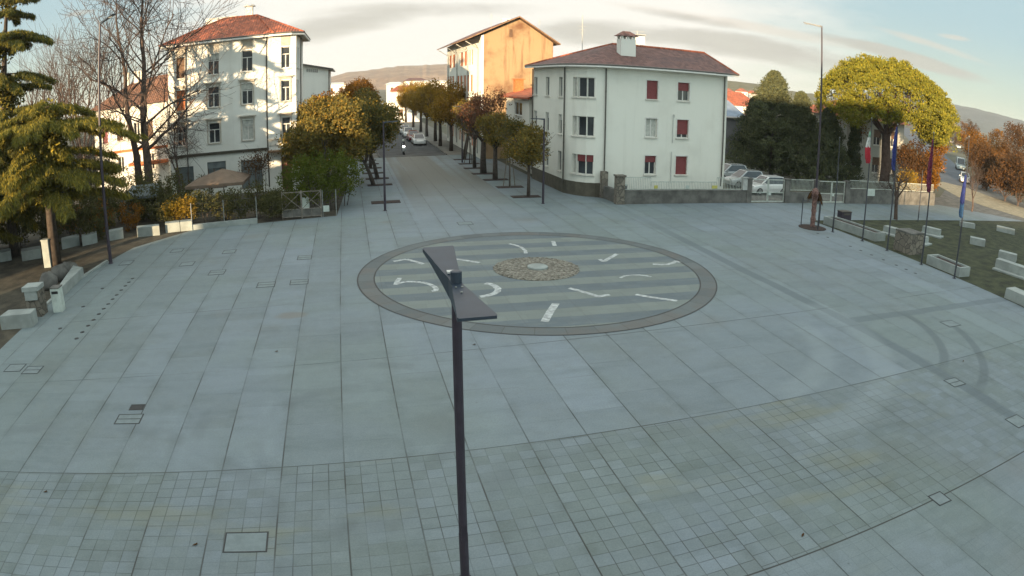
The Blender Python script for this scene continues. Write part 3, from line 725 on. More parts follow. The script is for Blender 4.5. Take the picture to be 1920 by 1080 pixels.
bb.tube([(gx_, 48.13, 6.4), (gx_, 48.13, 4.2)], .022, 6); bb.tube([(gx_ - .05, 48.13, 3.5), (gx_ - .05, 48.13, 1.0)], .022, 6); bb.tube([(gx_ + .1, 48.13, 6.2), (gx_ + .1, 48.13, 6.4), (gx_, 48.13, 6.42)], .02, 6)
bb.build('gas_pipe', 'zinc', WB)
chp = onY(1174, 112, 50.6)
bb = MB(); bb.box((chp.x, 50.6, 11.3), (1.25, .9, 1.9)); ch = bb.build('chimney', 'wall_cream', WB)
for i in (-1, 0, 1):
    for j in (-1, 1): bb = MB(); bb.box((chp.x + i * .5, 50.6 + j * .36, 12.37), (.18, .14, .24)); bb.build('chimney_pillar', 'wall_cream', ch)
bb = MB(); z_ = 12.49
for sx in (1,):
    a = [(chp.x - .85, 50.0, z_), (chp.x + .85, 50.0, z_), (chp.x + .85, 51.2, z_), (chp.x - .85, 51.2, z_)]; t1, t2 = (chp.x - .3, 50.6, z_ + .42), (chp.x + .3, 50.6, z_ + .42)
    bb.poly([a[0], a[1], t2, t1]); bb.poly([a[1], a[2], t2]); bb.poly([a[2], a[3], t1, t2]); bb.poly([a[3], a[0], t1]); bb.poly(a[::-1])
bb.build('chimney_cap', 'roof_dull', ch)
c2 = onY(1199, 80, 55.5)
bb = MB(); bb.box((c2.x, 55.5, 12.0), (.7, .7, 1.9)); ch = bb.build('chimney', 'wall_cream', WB)
bb = MB(); bb.box((c2.x, 55.5, 13.1), (.9, .9, .07)); bb.tube([(c2.x - .2, 55.5, 12.9), (c2.x - .2, 55.5, 13.5)], .025, 6); bb.tube([(c2.x - .6, 55.5, 13.35), (c2.x + .5, 55.5, 13.4)], .02, 6); bb.build('chimney_cap', 'zinc', ch)
ap = onY(1092, 60, 56.5)
bb = MB(); bb.tube([(ap.x, 56.5, 10.5), (ap.x, 56.5, onY(1092, 28, 56.5).z)], .03, 6)
for k in range(3): bb.tube([(ap.x - .35 + k * .05, 56.5, 13.6 - k * .3), (ap.x + .35 - k * .05, 56.5, 13.6 - k * .3)], .015, 5)
bb.build('aerial', 'zinc', WB)

# ---- left four-storey villa
LY = 58.0
lx = lambda px, py=200: onY(px, py, LY).x
LB = thing('villa', 'tall white four-storey villa with red hipped roof and sunlit front behind the bare trees', 'building', (-10, 62))
XL, XD, XB0, XB1 = lx(316), lx(498), lx(503), lx(556)
ZT = 13.2
bb = MB()
FM, LM = frame((XL, LY), (XB0, LY))
def op(px0, py0, px1, py1, F, y=LY):
    a, b_ = onY(px0, py1, y), onY(px1, py0, y)
    return (a.x - F[0][0], b_.x - F[0][0], a.z, b_.z)
mops = []
zr = ((10.35, 12.15), (7.55, 9.3), (4.5, 6.2))
for (pa, pb) in ((331, 347), (390, 411), (453.5, 474)):
    for (za, zb) in zr: mops.append((lx(pa) - XL, lx(pb) - XL, za, zb))
gops = [(lx(328, 320) - XL, lx(363, 320) - XL, .6, 2.7), (lx(389, 320) - XL, lx(424, 320) - XL, .6, 2.9), (lx(452, 320) - XL, lx(492, 320) - XL, .35, 2.8)]
wall_face(bb, FM, LM, .02, ZT, mops + gops)
# bay at the right end, standing 0.35 m forward
BYF = LY - .35
FBay, LBay = frame((XB0, BYF), (XB1, BYF))
bx = [(onY(527, 100, BYF).x - XB0, onY(543.5, 100, BYF).x - XB0)]
bops = [(bx[0][0], bx[0][1], za, zb) for (za, zb) in zr]
dops = [(onY(528, 320, BYF).x - XB0, onY(547, 320, BYF).x - XB0, .1, 2.9)]
wall_face(bb, FBay, LBay, .02, ZT, bops + dops)
bb.quad((XB0, LY, .02), (XB0, BYF, .02), (XB0, BYF, ZT), (XB0, LY, ZT))
FSd, LSd = frame((XB1, BYF), (XB1, BYF + 9))
sd = [(u, u + .75, za, zb) for (za, zb) in zr for u in (.5, 1.7, 2.9, 6.2)]
wall_face(bb, FSd, LSd, .02, ZT, sd)
bb.quad((XL, LY + 9, .02), (XL, LY, .02), (XL, LY, ZT), (XL, LY + 9, ZT)); bb.quad((XB1, LY + 8.65, .02), (XL, LY + 8.65, .02), (XL, LY + 8.65, ZT), (XB1, LY + 8.65, ZT))
bb.build('wall', 'wall_cream', LB)
for k, o in enumerate(mops):
    if k < 2: window(LB, FM, *o, mull=2, transom=0, blind=1, blindm='shutter_brown' if k == 0 else 'shutter_orange', hood=(k % 3 > 0))
    else: window(LB, FM, *o, mull=2, transom=.66, hood=(k % 3 > 0), blind=.3 if k in (3, 7, 8) else 0, blindm='curtain', pane='curtain' if k == 8 else 'glass')
for o in gops: window(LB, FM, *o, mull=3, transom=.8, fm='shutter_brown', sill=False, name='shop_window', blind=.25, blindm='awning', pane='awning')
for k, o in enumerate(bops): window(LB, FBay, *o, mull=2, transom=.66, hood=k > 0)
for o in dops: window(LB, FBay, *o, mull=2, transom=.75, fm='shutter_red', pane='shutter_brown', sill=False, name='door')
for o in sd: window(LB, FSd, *o, mull=1, transom=.66, hood=False, sill=True, fm='shutter_brown')
bb = MB(); bb.fbox(FM, -.1, LM - .01, .003, .16, 3.50, 3.66); bb.fbox(FM, -.1, LM - .01, .003, .22, 3.662, 3.74); bb.build('string_course', 'plinth', LB)
bb = MB(); bb.fbox(FBay, -.05, LBay + .1, .003, .75, 3.35, 3.50); bb.build('canopy', 'soffit', LB)
bb = MB(); bb.fbox(FBay, -.02, LBay + .05, .003, .08, 3.9, 4.40); bb.fbox(FBay, -.05, LBay + .12, .003, .16, 4.402, 4.48); bb.build('apron', 'trim', LB)
for f_, o in [(FM, o) for o in mops[::3]] + [(FBay, bops[0])]: bb = MB(); bb.fbox(f_, o[0] - .02, o[1] + .02, .003, .03, 12.25, 13.05); bb.build('frieze_panel', 'soffit_trim', LB)
ov = .65; ZE = 13.35
xa, xb, ya, yb = XL - ov, XB1 + ov, BYF - ov, LY + 8.65 + ov
pk = onY(452, 33, LY + 4.2); zr_ = 15.6
rl, rr = (xa + 5.0, LY + 4.2, zr_), (xb - 4.6, LY + 4.2, zr_)
cut = 1.0
P_ = [(xa, ya + .35, ZE), (XB0 - .3, ya + .35, ZE), (XB0 + .6, ya, ZE), (xb - cut, ya, ZE), (xb, ya + cut, ZE), (xb, yb, ZE), (xa, yb, ZE)]
bb = MB()
for q in ([P_[0], P_[1], rr, rl], [P_[1], P_[2], rr], [P_[2], P_[3], rr], [P_[3], P_[4], rr], [P_[4], P_[5], rr], [P_[5], P_[6], rl, rr], [P_[6], P_[0], rl]): bb.poly(q)
bb.build('roof', 'roof', LB)
bb = MB()
for a, b_ in zip(P_, P_[1:] + P_[:1]):
    f_, l_ = frame(a, b_); bb.fbox(f_, 0, l_, -.10, .02, ZE - .24, ZE - .012)
bb.build('fascia', 'fascia', LB)
bb = MB(); bb.poly([(x, y, ZE - .16) for x, y, z in P_]); bb.build('soffit', 'soffit_trim', LB)
bb = MB()
for a, b_ in ((rl, rr), (P_[0], rl), (P_[2], rr), (P_[4], rr)): bb.tube([a, b_], .10, 7)
bb.build('ridge_tiles', 'roof', LB)
bb = MB()
for a, b_ in zip(P_, P_[1:]): bb.tube([(a[0], a[1], ZE - .03), (b_[0], b_[1], ZE - .03)], .07, 8)
bb.build('gutter', 'pipe', LB)
for x, y in ((XB0 - .12, LY - .08), (XB1 + .1, LY + 4.2), (lx(349), LY - .08)): downpipe(LB, x, y, .4, 13.2, 'pipe')
cx_ = onY(468, 30, LY + 5).x
bb = MB(); bb.box((cx_, LY + 5, 15.9), (.6, .6, 1.3)); ch = bb.build('chimney', 'wall_white', LB)
bb = MB(); bb.box((cx_, LY + 5, 16.62), (1.0, .8, .08)); bb.box((cx_ - .25, LY + 5, 16.72), (.2, .3, .1)); bb.box((cx_ + .25, LY + 5, 16.72), (.2, .3, .1)); bb.build('chimney_cap', 'zinc', ch)
# white rooftop storey behind the ridge
pa = onY(386, 40, LY + 7); pb = onY(446, 30, LY + 7)
bb = MB(); bb.box(((pa.x + pb.x) / 2, LY + 7.8, 14.65), (pb.x - pa.x, 1.6, 2.9)); at = bb.build('roof_room', 'wall_white', LB)
for k in range(4): bb = MB(); bb.box((pa.x + 1.0 + k * .55, LY + 6.98, 15.45), (.28, .04, .5)); bb.build('window', 'glass', at)

# ---- rear wing half hidden by the villa and the dark street trees
RW = thing('annex_building', 'grey shaded annex with sloping dark roof edge seen just right of the tall villa', 'building', (-4, 76))
yw = 76.0
tl, tr_ = onY(566, 115, yw), onY(615.5, 130, yw)
bb = MB(); x0, x1 = tl.x - 6, tr_.x
zl, zr2 = tl.z + .9, tr_.z
bb.poly([(x0, yw, .02), (x1, yw, .02), (x1, yw, zr2), (x0, yw, zl)]); bb.poly([(x1, yw, .02), (x1, yw + 12, .02), (x1, yw + 12, zr2), (x1, yw, zr2)])
bb.poly([(x0, yw + 12, .02), (x0, yw, .02), (x0, yw, zl), (x0, yw + 12, zl)]); bb.poly([(x1, yw + 12, .02), (x0, yw + 12, .02), (x0, yw + 12, zl), (x1, yw + 12, zr2)]); bb.build('wall', 'wall_cream', RW)
bb = MB()
for dz_, t_ in ((.05, 0), (.22, 0)): bb.poly([(x0 - .3, yw - .5, zl + dz_), (x1 + .55, yw - .5, zr2 + dz_ - .15), (x1 + .55, yw + 12.5, zr2 + dz_ - .15), (x0 - .3, yw + 12.5, zl + dz_)])
bb.poly([(x0 - .3, yw - .5, zl + .05), (x1 + .55, yw - .5, zr2 - .10), (x1 + .55, yw - .5, zr2 + .07), (x0 - .3, yw - .5, zl + .22)]); bb.poly([(x1 + .55, yw - .5, zr2 - .1), (x1 + .55, yw + 12.5, zr2 - .1), (x1 + .55, yw + 12.5, zr2 + .07), (x1 + .55, yw - .5, zr2 + .07)])
bb.build('roof', 'pipe', RW)
F_, L_ = frame((x0, yw), (x1, yw)); u_ = onY(575, 126, yw).x - x0
for k in range(6): bb = MB(); bb.fbox(F_, u_ + k * .22, u_ + k * .22 + .10, .003, .03, zr2 - .15 - k * .03, zr2 + .22 - k * .03); bb.build('vent_slot', 'pipe', RW)
downpipe(RW, x1 + .08, yw - .08, .3, zr2 - .1)

# ---- brown-roofed house at the far left
BH = thing('house', 'long cream house with brown tiled roof behind the bare garden trees', 'building', (-24, 64))
yb_ = 66.0; xl_, xr_ = onY(176, 190, yb_).x, onY(312, 170, yb_).x
zt = 8.6; bb = MB()
F_, L_ = frame((xl_, yb_), (xr_, yb_))
hops = [(onY(191, 220, yb_).x - xl_, onY(201, 220, yb_).x - xl_, 5.1, 7.0)] + [(onY(p, 220, yb_).x - xl_, onY(p + 11, 220, yb_).x - xl_, za, za + 1.6) for p in (218, 250, 275) for za in (5.2, 2.0)] + [(onY(191, 220, yb_).x - xl_, onY(203, 220, yb_).x - xl_, 2.0, 3.6)]
wall_face(bb, F_, L_, .02, zt, hops)
bb.quad((xl_, yb_ + 9, .02), (xl_, yb_, .02), (xl_, yb_, zt), (xl_, yb_ + 9, zt)); bb.quad((xr_, yb_, .02), (xr_, yb_ + 9, .02), (xr_, yb_ + 9, zt), (xr_, yb_, zt)); bb.quad((xr_, yb_ + 9, .02), (xl_, yb_ + 9, .02), (xl_, yb_ + 9, zt), (xr_, yb_ + 9, zt))
bb.build('wall', 'wall_cream', BH)
for k, o in enumerate(hops): window(BH, F_, *o, mull=2, transom=0, blind=1 if k in (0, 1, 5) else 0, blindm='shutter_red' if k == 0 else 'shutter_brown')
bb = MB(); e = [(xl_ - .6, yb_ - .7, zt - .05), (xr_ + .6, yb_ - .7, zt - .05), (xr_ + .6, yb_ + 9.6, zt - .05), (xl_ - .6, yb_ + 9.6, zt - .05)]; ra, rb = (xl_ + 3.6, yb_ + 4.5, zt + 2.6), (xr_ + .6, yb_ + 4.5, zt + 2.9)
for q in ([e[0], e[1], rb, ra], [e[2], e[3], ra, rb], [e[3], e[0], ra], e[::-1]): bb.poly(q)
bb.poly([e[1], e[2], rb]); bb.build('roof', 'roof_brown', BH)
for p, q in ((238, 133), (257, 128), (269, 124)):
    c = onY(p, q, yb_ + 4); bb = MB(); bb.box((c.x, yb_ + 4, 11.3), (.55, .55, 1.4)); bb.box((c.x, yb_ + 4, 12.04), (.8, .8, .08)); bb.build('chimney', 'wall_white', BH)
bb = MB(); bb.fbox(F_, 0, L_, .003, .12, 4.0, 4.25); bb.fbox(F_, L_ * .5, L_, .003, 1.1, 2.6, 2.9); bb.build('string_course', 'shutter_orange', BH)

# ---- gable building on the avenue
GB = thing('gable_building', 'tall ochre building with blank sunlit gable and orange shutters on the avenue', 'building', (18, 84))
gy0, gy1 = 74.0, 99.0; gx0, gx1 = 14.35, onY(1037, 100, 74).x; zl, zr2, zk = 13.75, 13.1, 15.85; xm = onY(972, 40, 74).x
bb = MB(); so_ = onY(958, 57, gy0)
Fg, Lg = frame((gx0, gy0), (gx1, gy0))
wall_face(bb, Fg, Lg, .02, 13.1, [])
bb.poly([(gx0, gy0, 13.1), (gx1, gy0, 13.1), (xm, gy0, zk - .1), (gx0, gy0, zl)])
bb.build('gable_wall', 'wall_gable', GB)
bb = MB(); u = so_.x - gx0; bb.fbox(Fg, u - .18, u + .18, .003, .02, 13.6, 14.5); bb.build('window', 'shutter_brown', GB)
bb = MB(); bb.fbox(Fg, 0, .28, .003, .05, .02, 13.8); bb.build('corner_pilaster', 'wall_cream', GB)
Fs, Ls = frame((gx0, gy1), (gx0, gy0)); bb = MB()
yw_ = lambda px: onX(px, 120, gx0).y
sh = []
for (pa, pb, n_, za, zb) in ((841, 854, 2, 10.6, 12.4), (862, 876, 2, 10.6, 12.4), (878, 887, 2, 10.6, 12.4), (838, 852, 3, 7.4, 9.4), (856, 868, 2, 7.4, 9.4), (868.5, 887, 3, 7.4, 9.4)):
    u0, u1 = gy1 - yw_(pa), gy1 - yw_(pb); st_ = (u1 - u0) / n_
    for k in range(n_): sh.append((u0 + k * st_ + st_ * .12, u0 + (k + 1) * st_ - st_ * .12, za, zb))
for za in (4.2, 1.0):
    for k in range(8): sh.append((1.5 + k * 2.9, 2.8 + k * 2.9, za, za + 1.8))
wall_face(bb, Fs, Ls, .02, zl, sh); bb.quad((gx1, gy0, .02), (gx1, gy1, .02), (gx1, gy1, zr2), (gx1, gy0, zr2)); bb.poly([(gx1, gy1, .02), (gx0, gy1, .02), (gx0, gy1, zl), (xm, gy1, zk), (gx1, gy1, zr2)])
bb.build('wall', 'wall_white', GB)
for o in sh: window(GB, Fs, *o, mull=1, transom=0, blind=1, blindm='shutter_orange', sill=False)
bb = MB(); ex0, ex1 = gx0 - 1.5, gx1 + .7; ze0, ze1 = zl - .45, zr2 - .25; g0, g1 = gy0 - .6, gy1 + .5
bb.poly([(ex0, g0, ze0 + .14), (xm, g0, zk + .14), (xm, g1, zk + .14), (ex0, g1, ze0 + .14)][::-1]); bb.poly([(xm, g0, zk + .14), (ex1, g0, ze1 + .14), (ex1, g1, ze1 + .14), (xm, g1, zk + .14)][::-1])
bb.build('roof', 'roof_dull', GB)
bb = MB(); bb.poly([(ex0, g0, ze0), (xm, g0, zk), (xm, g1, zk), (ex0, g1, ze0)]); bb.poly([(xm, g0, zk), (ex1, g0, ze1), (ex1, g1, ze1), (xm, g1, zk)])
bb.poly([(ex0, g0, ze0), (xm, g0, zk), (xm, g0, zk + .13), (ex0, g0, ze0 + .13)]); bb.poly([(xm, g0, zk), (ex1, g0, ze1), (ex1, g0, ze1 + .13), (xm, g0, zk + .13)]); bb.poly([(ex0, g0, ze0), (ex0, g1, ze0), (ex0, g1, ze0 + .13), (ex0, g0, ze0 + .13)]); bb.build('soffit', 'soffit', GB)
for y in (75.5, 82, 90, 98): bb = MB(); bb.tube([(ex0 + .05, y, ze0 - .1), (gx0 - .1, y, zl - 1.4), (gx0 - .1, y, .5)], .07, 7); bb.build('downpipe', 'zinc', GB)
for p, q, h in ((945, 25, 1.0), (957, 20, 1.3), (968, 15, 1.5)):
    c = onY(p, 40, 86); bb = MB(); bb.box((c.x, 86, 15.9), (.5, .6, 1.6)); bb.box((c.x, 86, 16.75), (.75, .8, .1)); bb.build('chimney', 'wall_cream', GB)
for p, h in ((921, 16.4), (1011, 15.9)):
    bb = MB(); c = onY(p, 50, 80); bb.tube([(c.x, 80, 13.8), (c.x, 80, h + .4)], .025, 5); bb.tube([(c.x - .3, 80, h), (c.x + .3, 80, h)], .015, 5); bb.tube([(c.x - .2, 80, h + .2), (c.x + .2, 80, h + .2)], .015, 5); bb.build('aerial', 'zinc', GB)

# ---- low house with a bay between the two
LH = thing('low_house', 'low two-storey house with a projecting bay window between ochre gable and white block', 'building', (17, 65))
hx = 16.6; y0, y1 = 58.75, 70.5; bb = MB(); Fh, Lh = frame((hx, y1), (hx, y0)); wall_face(bb, Fh, Lh, .02, 7.1, [(1.5, 2.6, 1, 2.8), (8.5, 9.6, 1, 2.8)])
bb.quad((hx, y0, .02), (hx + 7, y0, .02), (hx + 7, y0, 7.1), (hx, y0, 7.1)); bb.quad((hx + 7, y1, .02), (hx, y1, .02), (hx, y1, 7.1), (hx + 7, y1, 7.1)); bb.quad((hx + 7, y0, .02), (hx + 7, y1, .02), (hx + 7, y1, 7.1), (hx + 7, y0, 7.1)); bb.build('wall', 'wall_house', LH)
for o in ((1.5, 2.6, 1, 2.8), (8.5, 9.6, 1, 2.8)): window(LH, Fh, *o)
bay0, bay1 = onX(949, 210, hx - .6).y, onX(992, 210, hx - .6).y
bb = MB(); FB2, LB2 = frame((hx - .6, bay0), (hx - .6, bay1)); wo = (LB2 * .40, LB2 * .72, 5.35, 6.6)
wall_face(bb, FB2, LB2, 4.55, 7.05, [wo], .1); bb.quad((hx, bay0, 4.55), (hx - .6, bay0, 4.55), (hx - .6, bay0, 7.05), (hx, bay0, 7.05)); bb.quad((hx - .6, bay1, 4.55), (hx, bay1, 4.55), (hx, bay1, 7.05), (hx - .6, bay1, 7.05)); bb.quad((hx - .6, bay0, 4.55), (hx, bay0, 4.55), (hx, bay1, 4.55), (hx - .6, bay1, 4.55))
by_ = bb.build('bay', 'wall_white', LH); window(by_, FB2, *wo, transom=0, depth=.1)
bb = MB(); bb.poly([(hx - 1.1, y0, 7.15), (hx - 1.1, y1, 7.15), (hx + 3.4, y1, 8.2), (hx + 3.4, y0, 8.2)][::-1]); bb.poly([(hx + 3.4, y0, 8.2), (hx + 3.4, y1, 8.2), (hx + 7.4, y1, 7.1), (hx + 7.4, y0, 7.1)][::-1]); bb.fbox(Fh, 0, Lh, .9, 1.1, 7.0, 7.14); bb.build('roof', 'roof', LH)
c = onX(972, 175, hx + .8); bb = MB(); bb.box((hx + .8, c.y, 8.0), (.9, .8, 1.6)); bb.box((hx + .8, c.y, 8.85), (1.2, 1.1, .1)); bb.build('chimney', 'shutter_orange', LH)

# ---- far houses
def far_house(label, px0, px1, pyt, Y, depth, roof, base=0.0, roofh=1.2, mat='wall_far'):
    a, b_ = onY(px0, pyt, Y), onY(px1, pyt, Y); z = a.z
    H = thing('house', label, 'building', ((a.x + b_.x) / 2, Y + depth / 2))
    F, L = frame((a.x, Y), (b_.x, Y)); bb = MB(); n_ = max(2, int(L / 3)); st_ = L / n_
    fl = max(1, int((z - base) / 3.2)); ops = [(k * st_ + st_ * .32, k * st_ + st_ * .68, z - 2.4 - 3 * f, z - .9 - 3 * f) for k in range(n_) for f in range(fl)]
    wall_face(bb, F, L, base, z, ops); bb.quad((b_.x, Y, base), (b_.x, Y + depth, base), (b_.x, Y + depth, z), (b_.x, Y, z)); bb.quad((a.x, Y + depth, base), (a.x, Y, base), (a.x, Y, z), (a.x, Y + depth, z)); bb.build('wall', mat, H)
    for o in ops: bb = MB(); bb.fbox(F, o[0], o[1], -.15, -.13, o[2], o[3]); bb.build('window', 'shutter_brown', H)
    bb = MB(); e = [(a.x - .5, Y - .5, z + .02), (b_.x + .5, Y - .5, z + .02), (b_.x + .5, Y + depth + .5, z + .02), (a.x - .5, Y + depth + .5, z + .02)]; ra, rb = (a.x + L * .2, Y + depth / 2, z + roofh), (b_.x - L * .2, Y + depth / 2, z + roofh)
    for q in ([e[0], e[1], rb, ra], [e[1], e[2], rb], [e[2], e[3], ra, rb], [e[3], e[0], ra], e[::-1]): bb.poly(q)
    bb.build('roof', roof, H); return H
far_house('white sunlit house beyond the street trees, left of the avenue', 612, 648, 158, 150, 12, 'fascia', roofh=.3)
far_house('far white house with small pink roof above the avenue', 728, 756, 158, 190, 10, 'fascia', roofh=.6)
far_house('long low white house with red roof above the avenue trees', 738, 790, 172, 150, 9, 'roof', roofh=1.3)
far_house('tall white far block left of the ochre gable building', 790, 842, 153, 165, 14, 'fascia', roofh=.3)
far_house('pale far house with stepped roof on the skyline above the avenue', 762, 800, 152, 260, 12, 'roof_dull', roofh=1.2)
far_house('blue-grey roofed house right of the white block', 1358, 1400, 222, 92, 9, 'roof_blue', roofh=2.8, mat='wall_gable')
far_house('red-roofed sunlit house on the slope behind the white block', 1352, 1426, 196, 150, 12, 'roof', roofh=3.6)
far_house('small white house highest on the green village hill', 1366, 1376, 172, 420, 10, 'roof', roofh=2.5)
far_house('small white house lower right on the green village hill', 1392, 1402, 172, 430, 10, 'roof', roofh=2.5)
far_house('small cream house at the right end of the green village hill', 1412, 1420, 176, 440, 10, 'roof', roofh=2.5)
for i, lab in enumerate(('dark factory wall behind the parked cars, right of the white block',)):
    ww_ = thing('factory_wall', lab, 'building', (40, 72)); bb = MB(); a, b_ = onY(1355, 235, 78), onY(1470, 240, 78)
    bb.box(((a.x + b_.x) / 2, 80, 2.5), (b_.x - a.x + 4, 4, 5.0)); bb.build('wall', plain('dark_render', (.085, .08, .08), .9, .2, .5), ww_)
    bb = MB(); bb.box(((a.x + b_.x) / 2, 80, 5.1), (b_.x - a.x + 4.6, 4.6, .16)); bb.build('parapet', 'pipe', ww_)

# house behind the stone pine
PH = thing('villa', 'grey-green villa with red roof standing in shade under the stone pine', 'building', (52, 58))
yp = 58.0; a, b_ = onY(1585, 300, yp), onY(1692, 300, yp); F, L = frame((a.x, yp), (b_.x, yp)); bb = MB()
po = [(L * k, L * k + 1.3, z0, z0 + 1.8) for k in (.12, .45, .76) for z0 in (1.2, 4.4)]
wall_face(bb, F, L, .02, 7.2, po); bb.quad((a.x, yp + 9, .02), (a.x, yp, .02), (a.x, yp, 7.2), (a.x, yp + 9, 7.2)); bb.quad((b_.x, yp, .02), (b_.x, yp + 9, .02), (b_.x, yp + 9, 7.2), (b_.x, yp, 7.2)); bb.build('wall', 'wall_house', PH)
for o in po: window(PH, F, *o, blind=.5, blindm='shutter_brown')
bb = MB(); e = [(a.x - .7, yp - .7, 7.2), (b_.x + .7, yp - .7, 7.2), (b_.x + .7, yp + 9.7, 7.2), (a.x - .7, yp + 9.7, 7.2)]; ra, rb = (a.x + 3.5, yp + 4.5, 9.4), (b_.x - 3.5, yp + 4.5, 9.4)
for q in ([e[0], e[1], rb, ra], [e[1], e[2], rb], [e[2], e[3], ra, rb], [e[3], e[0], ra], e[::-1]): bb.poly(q)
bb.build('roof', 'roof', PH)

# unseen building inferred behind the camera; block heights shaped to shade piazza and garden
ts, tt = Vector((math.cos(SUN_AZ), -math.sin(SUN_AZ), 0)), Vector((math.sin(SUN_AZ), math.cos(SUN_AZ), 0))
TH = thing('shade_building', 'unseen building behind the viewpoint, its stepped blocks shaped to shade the piazza', 'building', tuple(ts * -14 + tt * -38))
bb = MB()
for s0, s1, h in ((-30, -24.6, 18.2), (-24.59, -20, 21.4), (-19.99, -6, 23.0), (-5.99, 9.6, 20.5), (9.61, 25, 11.5), (-56, -41, 14.0), (-40.99, -38.4, 11.0), (-38.39, -34.8, 5.0), (-34.79, -30.01, 13.5)):
    bb.prism([tuple((ts * a + tt * b_)[:2]) for a, b_ in ((s0, -46), (s1, -46), (s1, -30), (s0, -30))], 0, h)
bb.build('wall', 'wall_cream', TH)

# ================================================================ TREES AND PLANTS
def rvec(r_):
    z = r_.uniform(-1, 1); a = r_.uniform(0, 6.283); q = math.sqrt(1 - z * z)
    return Vector((q * math.cos(a), q * math.sin(a), z))
def limb(bb, p, d, L, r, r_, depth, kids, n=5, droop=0.0, spread=.7, tips=None, segs=4, wig=.16, rmin=.007, up=.12):
    pts = [Vector(p)]; rad = [r]; dd = d.normalized()
    for i in range(segs):
        dd = (dd + rvec(r_) * wig + Vector((0, 0, up - droop))).normalized()
        pts.append(pts[-1] + dd * L / segs); rad.append(max(rmin, r * (1 - .62 * (i + 1) / segs)))
    bb.tube(pts, rad, n, cap=False)
    if depth == 0:
        if tips is not None: tips.append((pts[-1], dd))
        return
    for k in range(kids[0]):
        t = .35 + .65 * (k + r_.random() * .7) / kids[0]; j = min(segs - 1, int(t * segs)); f = t * segs - j
        q = pts[j].lerp(pts[j + 1], min(1, f)); rr = rad[j] + (rad[j + 1] - rad[j]) * min(1, f)
        ax = rvec(r_); nd = (dd * (1.15 - spread * .5) + ax * spread).normalized()
        limb(bb, q, nd, L * r_.uniform(.48, .72), max(rmin, rr * .62), r_, depth - 1, kids[1:], max(3, n - 1), droop, spread, tips, max(2, segs - 1), wig, rmin, up)
    if tips is not None and depth <= 1: tips.append((pts[-1], dd))
def clump(bb, c, rad, n, size, r_, flat=1.0, up=.3):
    n = int(n * 1.75); size *= .74
    for _ in range(n):
        v = rvec(r_); q = r_.random() ** .4
        p = c + Vector((v.x * rad * q, v.y * rad * q, v.z * rad * q * flat))
        d = (v * .7 + rvec(r_) * .8 + Vector((0, 0, up)))
        bb.leaf(p, d, rvec(r_), size * r_.uniform(.7, 1.35), size * r_.uniform(.45, .75))
def blobs(bb, cs, n, size, r_, crad=.5, per=18, shell=.55):
    """leaf clumps spread through the volume of several ellipsoids, most near their outside; gaps stay open"""
    tot = sum(c[1] ** 2 for c in cs)
    for c, rad, fl in cs:
        for _ in range(int(n * rad * rad / tot)):
            v = rvec(r_); q = shell + (1 - shell) * r_.random() ** .7
            if r_.random() < .12: q *= 1.12
            p = Vector(c) + Vector((v.x * rad * q, v.y * rad * q, v.z * rad * q * fl))
            clump(bb, p, crad * r_.uniform(.6, 1.25), per, size, r_)
def broadleaf(name, loc, h, cr, trunk_h, seed, leaf, label, group, bark='bark', nclump=170, size=.26, fl=.85, tr=.16, lean=0, crad=.5, per=16, cat='tree', lobes=7):
    r_ = random.Random(seed); T = thing(name, label, cat, loc, group); o = Vector(loc)
    bb = MB(); tips = []
    top = o + Vector((lean, 0, trunk_h))
    bb.tube([o + Vector((0, 0, -.1)), o.lerp(top, .5) + rvec(r_) * .06, top], [tr * 1.25, tr, tr * .85], 9)
    for k in range(5):
        a = k * 1.257 + r_.uniform(-.3, .3); d = Vector((math.cos(a) * .8, math.sin(a) * .8, r_.uniform(.7, 1.3)))
        limb(bb, top - Vector((0, 0, r_.uniform(0, .3) * trunk_h * .3)), d, cr * r_.uniform(.9, 1.25), tr * .55, r_, 1, (4,), 6, tips=tips, spread=.8)
    bb.build('trunk', bark, T, smooth=True)
    cz = trunk_h + (h - trunk_h) * .5; hz = (h - trunk_h) * .5
    bl = [(o + Vector((lean, 0, cz)), cr * .64, hz / cr)]
    for k in range(lobes):
        v = rvec(r_); bl.append((o + Vector((lean + v.x * cr * .62, v.y * cr * .62, cz + v.z * hz * .6)), cr * r_.uniform(.28, .5), .85))
    bb = MB(); blobs(bb, bl, nclump, size, r_, crad, per); bb.build('crown', leaf, T)
    return T
def bare_tree(name, loc, h, seed, label, group, stems=1, bark='bark_warm', tr=.22, fork=.35, spread=.55, kids=(7, 6, 5), depth=3, up=.16, lean=(0, 0), leaves=None, nl=0):
    r_ = random.Random(seed); T = thing(name, label, 'tree', loc, group); o = Vector(loc); bb = MB(); tips = []
    for s in range(stems):
        b0 = o + Vector((r_.uniform(-.4, .4) if stems > 1 else 0, r_.uniform(-.4, .4) if stems > 1 else 0, -.1))
        ln = Vector((lean[0] + r_.uniform(-.06, .06), lean[1] + r_.uniform(-.06, .06), 1)).normalized()
        fk = b0 + ln * h * fork
        bb.tube([b0, b0.lerp(fk, .5) + rvec(r_) * .08, fk], [tr * 1.2, tr, tr * .85], 9, cap=False)
        for k in range(4):
            a = k * 1.57 + r_.uniform(-.5, .5); d = Vector((math.cos(a) * spread * .55, math.sin(a) * spread * .55, 1)) if k else ln.copy()
            limb(bb, fk, d, h * (1 - fork) * r_.uniform(.62, .8), tr * (.75 if k == 0 else .5), r_, depth, kids, 7, spread=spread, tips=tips, segs=5, wig=.12, up=up)
    bb.build('trunk', bark, T, smooth=True)
    if leaves:
        bb = MB()
        for p, d in tips[:nl]: clump(bb, p, .35, 5, .16, r_)
        bb.build('crown', leaves, T)
    return T

